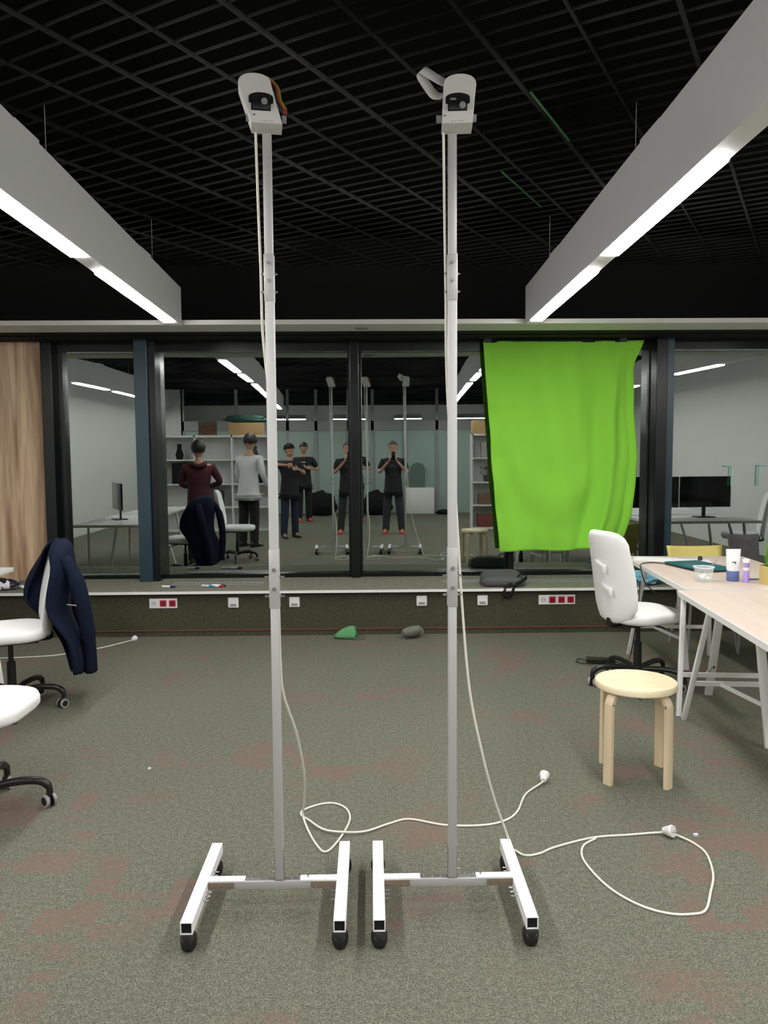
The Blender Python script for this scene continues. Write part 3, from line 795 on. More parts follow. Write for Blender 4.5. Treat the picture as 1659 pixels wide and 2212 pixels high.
def monitor(label, loc, rot, w_=0.55, h_=0.32):
    t = thing('monitor', label, 'monitor', loc, rot, 'black computer monitors')
    MB().box((0, 0, 0.12+h_/2), (w_, 0.022, h_), None, 0.004).build('screen', M_mon, t)
    MB().box((0, -0.03, 0.11), (0.04, 0.02, 0.22)).box((0, -0.02, 0.006), (0.22, 0.16, 0.012), None, 0.004).build('monitor_stand', M_blk, t)
    return t
monitor('black monitor on the left white desk, seen only as a reflection', (-3.05, 4.75, 0.72), radians(62))
monitor('left of two black monitors by the right wall, reflected beside the green cloth', (3.28, 5.12, 0.72), radians(5), 0.62, 0.36)
monitor('right of two black monitors by the right wall, reflected above the laptop', (3.92, 5.10, 0.72), radians(-4), 0.62, 0.36)

# ------------------------------------------------------------------ things on the tables
TZ = 0.7206
lp = thing('laptop', 'closed teal laptop on the far table', 'laptop', (2.185, 5.17, TZ), radians(12))
MB().box((0, 0, 0.007), (0.26, 0.41, 0.013), None, 0.005).build('laptop_base', M_blk, lp)
MB().box((0, 0, 0.0175), (0.26, 0.41, 0.008), None, 0.0035).build('lid', M_teal2, lp)
tag(MB().sweep(spline([(1.90, 5.16, 0.55), (1.83, 5.18, 0.62), (1.805, 5.20, 0.715), (1.84, 5.30, 0.730), (1.93, 5.40, 0.727), (1.99, 5.38, 0.727), (2.02, 5.35, 0.7275)], 8), 0.004, 8).build('laptop_cable', M_blk), 'thin black cable running from the teal laptop over the table edge', 'cable')
ps = tag(MB().box((2.05, 5.60, TZ+0.001), (0.30, 0.21, 0.002), radians(-20)).build('paper_sheet', M_paper, smooth=False), 'white paper sheet on the far table behind the laptop', 'paper')
ps2 = tag(MB().box((2.27, 5.50, TZ+0.003), (0.24, 0.16, 0.004), radians(-10)).build('notebook', M_paper, smooth=False), 'thin white notebook touching the paper sheet behind the laptop', 'notebook')
tag(MB().lathe([(0, 0), (0.013, 0), (0.017, 0.01), (0.016, 0.022), (0.010, 0.030), (0, 0.032)], (2.33, 5.50, TZ+0.005), 16).build('knob', M_blk), 'small dark round knob just behind the teal laptop', 'knob')
cup = thing('plastic_cup', 'clear plastic cup with a brush on the table near the white tube', 'cup', (1.985, 4.63, TZ))
MB().lathe([(0, 0.001), (0.046, 0.001), (0.048, 0.004), (0.056, 0.085), (0.058, 0.088), (0.0555, 0.088), (0.046, 0.006), (0, 0.005)], seg=36).build('cup_body', M_clear, cup)
MB().lathe([(0.0565, 0.083), (0.0605, 0.085), (0.0605, 0.090), (0.0565, 0.090)], seg=36).build('cup_rim', M_paper, cup)
tag(MB().sweep([(1.950, 4.63, TZ+0.012), (2.10, 4.70, 0.845)], [0.003, 0.0022], 8).build('brush', M_grey), 'thin grey brush leaning in the clear plastic cup', 'brush')
wd_ = MB()
for i in range(5):
    wd_.ball((1.985+0.022*cos(i*1.3), 4.63+0.02*sin(i*2.1), TZ+0.018+0.004*i), 0.016, (1.2, 0.7, 0.7), 10, 8, Matrix.Rotation(i, 4, 'Z'))
tag(wd_.build('tissue', M_paper), 'crumpled white tissue inside the clear plastic cup', 'tissue')
tb = thing('squeeze_tube', 'white squeeze tube standing on its blue cap on the table', 'tube', (2.165, 4.64, TZ))
MB().lathe([(0, 0), (0.034, 0), (0.036, 0.003), (0.036, 0.060), (0.034, 0.063), (0, 0.063)], seg=28).build('cap', M_blue, tb)
rs = []
for z, a, b in ((0.061, 0.034, 0.034), (0.075, 0.037, 0.036), (0.12, 0.040, 0.030), (0.16, 0.043, 0.016), (0.188, 0.045, 0.004), (0.192, 0.045, 0.003)):
    rs.append([Vector((a*cos(2*pi*k/24), b*sin(2*pi*k/24), z)) for k in range(24)])
MB().loft(rs).build('tube_body', M_paper, tb, ang=1)
MB().box((-0.010, -0.034, 0.118), (0.024, 0.003, 0.004)).box((-0.001, -0.034, 0.112), (0.003, 0.003, 0.012)).build('label_mark', M_blk, tb, smooth=False)
pt = thing('purple_tube', 'slim purple tube with a white cap on the table right of the white tube', 'tube', (2.222, 4.59, TZ))
MB().lathe([(0, 0), (0.018, 0), (0.018, 0.010), (0.0165, 0.012), (0.0165, 0.118), (0, 0.118)], seg=24).build('tube_body', M_purp, pt)
MB().lathe([(0, 0.117), (0.020, 0.117), (0.020, 0.136), (0.018, 0.139), (0, 0.139)], seg=24).lathe([(0.0167, 0.070), (0.0175, 0.070), (0.0175, 0.088), (0.0167, 0.088)], seg=24).build('cap', M_paper, pt)
tag(MB().lathe([(0, 0), (0.020, 0), (0.020, 0.09), (0.013, 0.10), (0.013, 0.115), (0, 0.115)], (2.235, 4.75, TZ), 20).build('white_bottle', M_paper), 'small white bottle half hidden between the two tubes', 'bottle')
tag(MB().sweep([(2.26, 4.66, TZ+0.006), (2.345, 4.66, TZ+0.006)], 0.005, 8).build('pen', M_blue), 'blue pen lying between the purple tube and the grass pot', 'pen')
pot = thing('potted_grass', 'gold square pot of bright green grass at the right picture edge', 'plant', (2.345, 4.50, TZ), radians(8))
MB().prism(rrect(0.12, 0.12, 0.006, 3), 'Z', 0, 0.108).build('pot', M_gold, pot, ang=0.6)
MB().prism(rrect(0.108, 0.108, 0.004, 3), 'Z', 0.1075, 0.1095).build('soil', M_blkm, pot, smooth=False)
gr = MB()
for i in range(150):
    bx0, by0 = random.uniform(-0.045, 0.045), random.uniform(-0.045, 0.045)
    a = random.uniform(0, 2*pi); sp = random.uniform(0.01, 0.07); h = random.uniform(0.09, 0.155)
    sd = Vector((-sin(a), cos(a), 0))*0.0022; pts = [Vector((bx0, by0, 0.108)), Vector((bx0+cos(a)*sp*0.3, by0+sin(a)*sp*0.3, 0.108+h*0.6)), Vector((bx0+cos(a)*sp, by0+sin(a)*sp, 0.108+h))]
    v = [gr.bm.verts.new(pts[0]-sd), gr.bm.verts.new(pts[0]+sd), gr.bm.verts.new(pts[1]+sd), gr.bm.verts.new(pts[1]-sd), gr.bm.verts.new(pts[2])]
    gr.bm.faces.new(v[:4]); gr.bm.faces.new((v[3], v[2], v[4]))
gr.build('grass', M_grass, pot, smooth=False)['kind'] = 'stuff'

def shell_chair(label, loc, m, rot, w_=0.40, top=0.775):
    t = thing('shell_chair', label, 'chair', (loc[0], loc[1], 0), rot, 'shell chairs behind the far table')
    # faces local -y
    M = MB()
    def f(u, v):
        x = (u-0.5)*w_*(0.86+0.14*max(0, v-0.5)*2)
        if v < 0.5: y = -0.36+0.36*v/0.5; z = 0.44-0.02*sin(pi*v)
        else:
            q = (v-0.5)/0.5; y = 0.0+0.09*q; z = 0.44+(top-0.44)*q
        cv = (2*u-1)**2
        return Vector((x, y-0.05*cv*(1 if v > 0.5 else 0.3), z+(0.012*cv if v > 0.9 else 0.02*cv*(v < 0.5))))
    M.grid(f, 12, 20); M.build('shell', m, t, solid=0.012, ang=2)
    for sx in (-1, 1):
        for sy in (-0.33, 0.02):
            MB().cyl((sx*0.14, -0.18+(sy+0.18)*0.6, 0.425), (sx*0.19, sy, 0.0), 0.010, seg=10).build('leg', M_grey, t)
    return t
shell_chair('yellow shell chair behind the far table', (2.545, 6.08), M_yel, radians(0), 0.44, 0.745)
shell_chair('dark grey shell chair behind the far table right of the yellow one', (2.90, 6.02), M_dgrey, radians(0), 0.24, 0.84)

# ------------------------------------------------------------------ green cloth
def lerp_tab(tab, v):
    for (v0, x0), (v1, x1) in zip(tab[:-1], tab[1:]):
        if v <= v1: return x0+(x1-x0)*(v-v0)/(v1-v0)
    return tab[-1][1]
LE = [(0, 0.992), (0.12, 1.008), (0.3, 1.035), (0.45, 1.058), (0.6, 1.072), (0.8, 1.110), (1, 1.145)]
RE = [(0, 2.405), (0.03, 2.385), (0.09, 2.335), (0.135, 2.313), (0.35, 2.327), (0.55, 2.365), (0.7, 2.350), (0.85, 2.318), (1, 2.235)]
def cl(u, v):
    x = lerp_tab(LE, v)*(1-u)+lerp_tab(RE, v)*u
    zt = 2.468-0.006*sin(pi*u)
    zb = 0.605+0.045*u+0.012*sin(u*9)
    z = zt+(zb-zt)*v
    y = 6.95
    # big diagonal folds from the upper right corner, swags towards the bottom centre
    c1 = 0.90-0.13*v; y -= 0.050*math.exp(-((u-c1)/0.035)**2)*min(1, v*4)
    c2 = 0.80-0.16*v; y += 0.032*math.exp(-((u-c2)/0.045)**2)*min(1, v*3)
    c3 = 0.965-0.03*v; y += 0.022*math.exp(-((u-c3)/0.02)**2)*min(1, v*5)
    r = sqrt(((u-0.45)/0.42)**2+((v-0.25)/0.62)**2)
    y += 0.017*sin(r*13)*math.exp(-((r-0.9)/0.35)**2)
    y += 0.007*sin(u*17+v*3)*(0.4+v) + 0.004*sin(u*41-v*6)
    y += 0.012*sin(v*26)*math.exp(-(u/0.06)**2)*(v > 0.3)
    y -= 0.03*math.exp(-((v-1)/0.05)**2)*sin(u*11)
    y += 0.012*noise.noise(Vector((u*5, v*7, 0)))
    return Vector((x, y, z))
gc = thing('green_cloth', 'bright green chroma cloth hanging in front of the window', 'cloth')
MB().grid(cl, 90, 120).build('cloth_sheet', M_green, gc, solid=0.0015, ang=3)
MB().bx(1.0, 2.40, 6.955, 6.985, 2.455, 2.485).build('hanging_rail', M_blkm, gc, smooth=False)
split_build(MB().bx(1.00, 1.06, 6.93, 6.97, 2.455, 2.50).bx(2.19, 2.25, 6.93, 6.97, 2.455, 2.50), 'clip', M_dgrey, gc, smooth=False)

# ------------------------------------------------------------------ sockets on the low wall
def socket_strip(label, x, n, z=0.277):
    t = thing('socket_strip', label, 'power socket', (x, 6.4345, z), 0, 'multi socket plates')
    w_ = 0.076*n
    MB().box((0, -0.004, 0), (w_, 0.008, 0.080), None, 0.003).build('plate', M_sock, t)
    for i in range(n):
        cx = -w_/2+0.038+0.076*i
        if i == 0:
            b = MB(); b.lathe([(0.017, 0), (0.019, 0.001), (0.019, 0.0012), (0.015, 0.0012)], (0, 0, 0), 20)
            o = b.build('socket_face', M_grey, t); o.rotation_euler = (pi/2, 0, 0); o.location = (cx, -0.0085, 0)
            MB().bx(cx-0.012, cx+0.012, -0.0095, -0.008, -0.003, 0.003).build('slot', M_grey, t, smooth=False)
        else:
            b = MB().box((cx, -0.0095, 0), (0.054, 0.004, 0.052), None, 0.001); b.build('socket_face', M_red, t)
            h = MB().cyl((cx, -0.0125, 0), (cx, -0.011, 0), 0.019, seg=24)
            h.build('socket_well', mat('deep_red', (0.22, 0.004, 0.015), 0.4), t)
            MB().cyl((cx-0.008, -0.0132, 0), (cx-0.008, -0.012, 0), 0.003, seg=8).cyl((cx+0.008, -0.0132, 0), (cx+0.008, -0.012, 0), 0.003, seg=8).build('pin_hole', M_blk, t)
    return t
socket_strip('white socket strip with two red outlets low on the wall at the left', -1.715, 3)
socket_strip('white socket strip with three red outlets low on the wall at the right', 1.535, 4)
def net_socket(label, x, z=0.278):
    t = thing('network_socket', label, 'wall socket', (x, 6.4345, z), 0, 'white network sockets')
    MB().box((0, -0.006, 0), (0.086, 0.012, 0.084), None, 0.005).build('plate', M_sock, t)
    MB().box((0, -0.0125, -0.020), (0.052, 0.003, 0.022), None, 0.001).build('port_flap', M_vent, t)
for x, l in ((-1.140, 'white network socket between the left pole and the left socket strip'), (-0.638, 'white network socket just right of the left pole'), (0.413, 'white network socket just left of the right pole'), (0.917, 'white network socket just right of the right pole below the bag')):
    net_socket(l, x)

# ------------------------------------------------------------------ slippers
def slipper(label, loc, rot, m, flip=False):
    t = thing('slipper', label, 'slipper', loc, rot, 'felt slippers by the low wall')
    n = 28
    def outl(s_, z):
        return [Vector((0.128*cos(2*pi*k/n)*s_, (0.043+0.010*cos(2*pi*k/n))*sin(2*pi*k/n)*s_, z)) for k in range(n)]
    MB().loft([outl(0.97, 0), outl(1.0, 0.005), outl(1.0, 0.012), outl(0.96, 0.016)]).build('sole', M_slipd if not flip else m, t, ang=1)
    up = MB(); rs = []
    for i in range(9):
        x = -0.122+0.160*i/8; h = 0.022+0.070*sin((i/8)*pi*0.55); wv = 0.047*sqrt(max(0.02, 1-((x)/0.130)**2))
        rs.append([Vector((x+(0.015 if i == 8 else 0)*abs(cos(a)), wv*cos(a), 0.012+h*max(0, sin(a)))) for a in [pi*k/12 for k in range(13)]])
    up.loft(rs, closed=False, cap=False); up.build('upper', m, t, solid=0.005, ang=2)
    return t
slipper('green felt slipper on the carpet against the low wall', (-0.180, 6.285, 0.0), radians(-6), M_slip)
s2 = slipper('olive grey slipper lying on its side on the carpet near the right pole', (0.325, 6.30, 0.045), radians(28), M_slipg, True)
s2.rotation_euler = (radians(62), 0, radians(30)); s2.scale = (0.85, 0.9, 0.9)

# ------------------------------------------------------------------ things on the ledge
SZ = 0.3815
bg = thing('laptop_bag', 'dark grey laptop bag lying on the window ledge left of the green cloth corner', 'bag', (1.105, 6.585, SZ+0.003), radians(-3))
rs = []
for z, s_ in ((0.0, 0.90), (0.008, 0.98), (0.030, 1.0), (0.052, 0.97), (0.072, 0.85), (0.084, 0.60), (0.088, 0.2)):
    rs.append([Vector((x*s_, y*s_, z+0.03*max(0, y/0.13)*(z > 0.03)+0.006*sin(x*20)*(z > 0.04))) for x, y in rrect(0.36, 0.26, 0.05, 5)])
MB().loft(rs).build('bag_body', M_bag, bg, ang=1.2)
MB().sweep(spline([(0.06, -0.125, 0.03), (0.03, -0.16, 0.015), (0.0, -0.195, 0.0), (-0.005, -0.213, -0.03), (0.01, -0.214, -0.075), (0.05, -0.214, -0.06), (0.07, -0.21, -0.005), (0.10, -0.15, 0.02), (0.16, -0.11, 0.05), (0.205, 0.0, 0.06), (0.19, 0.08, 0.09)], 6), 0.010, 8, (1.6, 0.5)).build('strap', M_blkm, bg)
MB().sweep(spline([(0.10, -0.10, 0.06), (0.14, -0.09, 0.10), (0.18, -0.04, 0.11), (0.17, 0.02, 0.09)], 6), 0.008, 8, (1.6, 0.6)).build('handle', M_blkm, bg)
tag(MB().sweep([(-0.18, -0.128, 0.045), (0.10, -0.130, 0.045)], 0.002, 6).build('zip', M_blk, bg), 'black zip', 'zip')
del bg.children[-1]['category']
def marker(label, loc, rot, c):
    t = thing('marker_pen', label, 'marker', loc, rot, 'marker pens on the ledge')
    MB().cyl((-0.055, 0, 0.009), (0.02, 0, 0.009), 0.009, seg=14).build('barrel', M_paper, t)
    MB().cyl((0.02, 0, 0.009), (0.062, 0, 0.009), 0.0098, 0.008, seg=14).build('cap', mat('cap_'+c[0], c[1], 0.4), t)
marker('dark blue capped marker on the ledge, leftmost of the four', (-1.71, 6.58, SZ), radians(-12), ('navy', (0.02, 0.02, 0.16)))
marker('light blue capped marker on the ledge beside the red capped ones', (-1.385, 6.60, SZ), radians(-25), ('blue', (0.05, 0.30, 0.55)))
marker('red capped marker on the ledge, nearer of the right pair', (-1.30, 6.585, SZ), radians(-20), ('red', (0.55, 0.02, 0.05)))
marker('black capped marker on the ledge just behind the red capped one', (-1.295, 6.625, SZ), radians(-14), ('black', (0.02, 0.02, 0.02)))
bz = MB()
def blob(c, sx, sy, sz, seed, amp, n=24, m_=16):
    rs_ = []
    for j in range(1, m_):
        ph = pi*j/m_
        ring = []
        for k in range(n):
            th = 2*pi*k/n
            d = Vector((sin(ph)*cos(th), sin(ph)*sin(th), cos(ph)))
            r = 1+amp*noise.noise(d*2.2+Vector((seed, 0, 0)))+amp*0.5*noise.noise(d*5+Vector((0, seed, 0)))
            z = d.z*r*sz
            ring.append(Vector((c[0]+d.x*r*sx, c[1]+d.y*r*sy, max(c[2]-sz*0.75, c[2]+z))))
        rs_.append(ring)
    return rs_
tag(MB().loft(blob((2.30, 6.58, SZ+0.045), 0.16, 0.13, 0.058, 3, 0.45)).build('plastic_film', M_ltblue, ang=0.4), 'crumpled light blue plastic bag on the ledge behind the chair', 'plastic bag')
# patterned pouch at left edge of the ledge
Mp = bpy.data.materials.new('pouch_pattern'); Mp.use_nodes = True
nt = Mp.node_tree; vz = nt.nodes.new('ShaderNodeTexVoronoi'); vz.inputs['Scale'].default_value = 22
tcx = nt.nodes.new('ShaderNodeTexCoord'); nt.links.new(tcx.outputs['Object'], vz.inputs['Vector'])
crr = nt.nodes.new('ShaderNodeValToRGB'); crr.color_ramp.interpolation = 'CONSTANT'
crr.color_ramp.elements[0].color = (0.75, 0.73, 0.80, 1); crr.color_ramp.elements[1].color = (0.012, 0.01, 0.02, 1); crr.color_ramp.elements[1].position = 0.45
nt.links.new(vz.outputs['Color'], crr.inputs[0]); nt.links.new(crr.outputs[0], nt.nodes['Principled BSDF'].inputs['Base Color'])
po = thing('pencil_pouch', 'black and white patterned pouch on the ledge at the left picture edge', 'pouch', (-3.10, 6.56, SZ))
MB().loft(blob((0, 0, 0.045), 0.16, 0.09, 0.055, 9, 0.12)).build('pouch_body', Mp, po, ang=1.2)
MB().ball((0.185, 0.0, 0.022), 0.014, (1.2, 1, 1), 12, 8).sweep([(0.15, 0, 0.03), (0.18, 0, 0.024)], 0.004, 6).build('zip_pull', M_paper, po)

# power strip + bits on the floor
pw = thing('power_strip', 'black power strip on the carpet behind the left of the right hand chair', 'power strip', (1.60, 5.46, 0), radians(-14))
MB().box((0.02, 0, 0.022), (0.20, 0.055, 0.040), None, 0.006).build('strip_body', M_blk, pw)
MB().sweep(spline([(-0.08, 0, 0.02), (-0.13, 0.02, 0.02), (-0.15, -0.03, 0.015), (-0.10, -0.06, 0.012), (-0.03, -0.05, 0.015)], 6), 0.004, 8).build('strip_cord', M_blk, pw)
MB().sweep(spline([(0.12, 0, 0.02), (0.20, 0.03, 0.01), (0.24, 0.05, 0.15), (0.27, 0.04, 0.42), (0.28, 0.02, 0.60)], 8), 0.0035, 8).build('hanging_cord', M_blk, pw)
tag(MB().box((1.259, 2.952, 0.004), (0.018, 0.008, 0.008), 0.1).build('plastic_scrap', M_paper, smooth=False), 'tiny white scrap on the carpet right of the round plug', 'scrap')
tag(MB().box((-1.069, 3.68, 0.003), (0.014, 0.010, 0.006), 0.3).build('paper_scrap', M_paper, smooth=False), 'tiny white scrap on the open carpet left of the left stand', 'scrap')
# green tinted strips lying along a ceiling runner
gs = MB()
for (x0, y0, x1, y1) in ((0.70, 3.50, 1.00, 4.03), (0.735, 4.46, 1.09, 5.09)):
    gs.bar((x0, y0, ZC-0.006), (x1, y1, ZC-0.006), 0.010, 0.004)
gs.build('green_strip', M_ptgreen, ceil_, smooth=False)
# teal strips added on the right hand pane to imitate a reflected outline
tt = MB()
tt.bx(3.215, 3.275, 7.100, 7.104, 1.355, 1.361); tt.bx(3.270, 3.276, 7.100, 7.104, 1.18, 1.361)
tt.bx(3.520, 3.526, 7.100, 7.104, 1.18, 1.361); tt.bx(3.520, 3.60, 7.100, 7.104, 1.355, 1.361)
tag(tt.build('outline_reflection', mat('teal_reflection', (0.05, 0.55, 0.36), 0.5), smooth=False), 'thin teal strips imitating an outline reflected in the right hand window pane', 'reflected outline')

# ================================================================== REAR ROOM THINGS (seen in the glass)
def shelf_unit(label, x0, x1, y, n, items):
    t = thing('shelf_unit', label, 'shelf', ((x0+x1)/2, y, 0), 0, 'white open shelf units')
    w_ = x1-x0
    M = MB(); M.bx(-w_/2, w_/2, 0.0, 0.38, 0.0, 0.03); M.bx(-w_/2, w_/2, 0, 0.38, 1.82, 1.86)
    for k in range(n+1): q = -w_/2+(w_-0.03)*k/n; M.bx(q, q+0.03, 0, 0.38, 0, 1.86)
    M.build('shelf_frame', M_white, t, smooth=False)
    for z in (0.45, 0.90, 1.37): MB().bx(-w_/2, w_/2, 0.005, 0.375, z, z+0.025).build('shelf_board', M_white, t, smooth=False)
    MB().bx(-w_/2+0.01, w_/2-0.01, 0.0, 0.01, 0.03, 1.82).build('back_panel', M_wall, t, smooth=False)
    return t
shelf_unit('tall white open shelf unit at the left, seen only as a reflection behind the people', -3.66, -1.50, -1.50, 3, None)
shelf_unit('tall white open shelf unit at the right, reflected beside the green cloth', 1.50, 2.95, -1.50, 2, None)
def small(kind, label, x, z, w_, h_, m, cat):
    y = -1.30
    if kind == 'box': o = MB().bx(-w_/2, w_/2, -0.09, 0.09, 0, h_, 0.004).build('storage_box', m)
    elif kind == 'vase': o = MB().lathe([(0, 0), (w_*0.35, 0), (w_*0.5, h_*0.3), (w_*0.25, h_*0.7), (w_*0.3, h_), (w_*0.22, h_), (0, h_*0.75)], seg=20).build('vase', m)
    elif kind == 'plant':
        o = thing('potted_plant', label, cat)
        MB().lathe([(0, 0), (w_*0.3, 0), (w_*0.38, h_*0.4), (w_*0.33, h_*0.4), (0, h_*0.35)], seg=16).build('pot', M_dgrey, o)
        l_ = MB()
        for i in range(40):
            a = random.uniform(0, 2*pi); r = random.uniform(0.02, w_*0.6)
            l_.ball((cos(a)*r, sin(a)*r*0.6, h_*(0.45+random.random()*0.5)), 0.022, (1, 1, 0.4), 6, 4)
        l_.build('foliage', mat('dull_leaf', (0.04, 0.10, 0.05), 0.7), o)
    o.location = (x, y, z); tag(o, label, cat, 'things on the reflected shelves')
small('vase', 'dark tall vase on the upper board of the left reflected shelf', -3.25, 1.396, 0.16, 0.30, M_blkm, 'vase')
small('box', 'black crate on the middle board of the left reflected shelf', -3.22, 0.926, 0.34, 0.40, M_blkm, 'box')
small('box', 'dark box on the low board of the left reflected shelf', -2.62, 0.476, 0.40, 0.30, M_dgrey, 'box')
small('vase', 'dark vase on the upper board of the left reflected shelf, right bay', -1.80, 1.396, 0.15, 0.26, M_dgrey, 'vase')
small('box', 'black crate on the middle board of the left reflected shelf, right bay', -1.86, 0.926, 0.42, 0.26, M_blkm, 'box')
small('plant', 'small potted plant on the middle board of the right reflected shelf', 1.84, 0.926, 0.26, 0.30, None, 'plant')
small('box', 'grey box on the upper board of the right reflected shelf', 1.80, 1.396, 0.20, 0.30, M_grey, 'box')
small('box', 'reddish box on the bottom of the right reflected shelf', 1.82, 0.035, 0.38, 0.24, mat('redbrown', (0.20, 0.05, 0.03), 0.7), 'box')
small('box', 'brown storage box on the low board of the right reflected shelf', 1.80, 0.476, 0.30, 0.22, mat('brownbox', (0.16, 0.10, 0.06), 0.7), 'box')
tag(MB().bx(-0.33, 0.33, -0.15, 0.15, 0, 0.24, 0.004).build('cardboard_box', M_card, loc=(-1.95, -1.30, 1.861)), 'cardboard box on top of the left reflected shelf', 'box')
tag(MB().loft(blob((0, 0, 0.06), 0.42, 0.16, 0.08, 5, 0.4)).build('cloth_bundle', mat('dark_teal_cloth', (0.02, 0.07, 0.055), 0.8), loc=(-1.95, -1.30, 2.102), ang=1), 'dark green cloth bundle on top of the cardboard box', 'cloth')
tag(MB().bx(1.52, 1.98, -1.45, -1.15, 1.861, 2.12, 0.004).build('carton', M_card), 'cardboard carton on top of the right reflected shelf', 'box')
pf = thing('picture_frame', 'small brown picture standing on top of the left reflected shelf', 'picture', (-2.70, -1.30, 1.861))
MB().bx(-0.18, 0.18, -0.012, 0.012, 0, 0.27).build('frame', mat('frame_brown', (0.10, 0.085, 0.04), 0.6), pf, smooth=False)
MB().bx(-0.165, 0.165, 0.012, 0.015, 0.015, 0.19).build('picture', mat('pic_brown', (0.13, 0.06, 0.035), 0.7, var=(18, 0.5)), pf, smooth=False)
tag(MB().bx(0.18, 0.88, -5.30, -5.02, 0.0, 0.64, 0.01).build('low_cabinet', M_white), 'low white cabinet against the frosted partition, seen only as a reflection', 'cabinet')
ar = [(0.29, 0.641), (0.29, 1.10)]+[(0.47+0.18*cos(pi-k*pi/10), 1.10+0.15*sin(k*pi/10)) for k in range(11)]+[(0.65, 0.641)]
tag(MB().prism(ar, 'Y', -5.22, -5.20).build('arched_panel', M_frostd), 'dark green arched panel standing on the low white cabinet', 'panel')
tag(MB().loft(blob((0, 0, 0.24), 0.36, 0.34, 0.32, 2, 0.25)).build('bean_bag', M_blkm, loc=(-0.53, -4.85, 0), ang=1.5), 'black bean bag in front of the frosted partition, seen only as a reflection', 'bean bag')
tag(MB().loft(blob((0, 0, 0.05), 0.20, 0.10, 0.065, 6, 0.4)).build('dark_bag', M_blkm, loc=(1.12, -4.85, 0), ang=1.5), 'flat dark bag on the carpet by the low white cabinet', 'bag')

# ================================================================== PEOPLE (stand round the camera; the glass shows them)
def skin_mesh(nodes, edges, levels=1):
    names = list(nodes); idx = {n: i for i, n in enumerate(names)}
    me = bpy.data.meshes.new('tmp'); me.from_pydata([nodes[n][0] for n in names], [(idx[a], idx[b]) for a, b in edges], [])
    o = bpy.data.objects.new('tmp', me); COL.objects.link(o)
    md = o.modifiers.new('s', 'SKIN'); md.use_smooth_shade = True
    for i, n in enumerate(names):
        r = nodes[n][1]; r = r if isinstance(r, tuple) else (r, r)
        me.skin_vertices[0].data[i].radius = r
        me.skin_vertices[0].data[i].use_root = (i == 0)
    sb = o.modifiers.new('u', 'SUBSURF'); sb.levels = levels
    dg = bpy.context.evaluated_depsgraph_get(); dg.update()
    out = bpy.data.meshes.new_from_object(o.evaluated_get(dg))
    bpy.data.objects.remove(o); bpy.data.meshes.remove(me)
    return out
def add_mesh(bm, me): bm.from_mesh(me); bpy.data.meshes.remove(me)
def finish(bm, name, m, parent, vox=0.012):
    me = bpy.data.meshes.new(name); bm.to_mesh(me); bm.free()
    me.materials.clear(); me.materials.append(m)
    o = bpy.data.objects.new(name, me); COL.objects.link(o); o.parent = parent
    if vox:
        r = o.modifiers.new('r', 'REMESH'); r.mode = 'VOXEL'; r.voxel_size = vox; r.use_smooth_shade = True
    else:
        me.polygons.foreach_set('use_smooth', [True]*len(me.polygons))
    return o
V = Vector
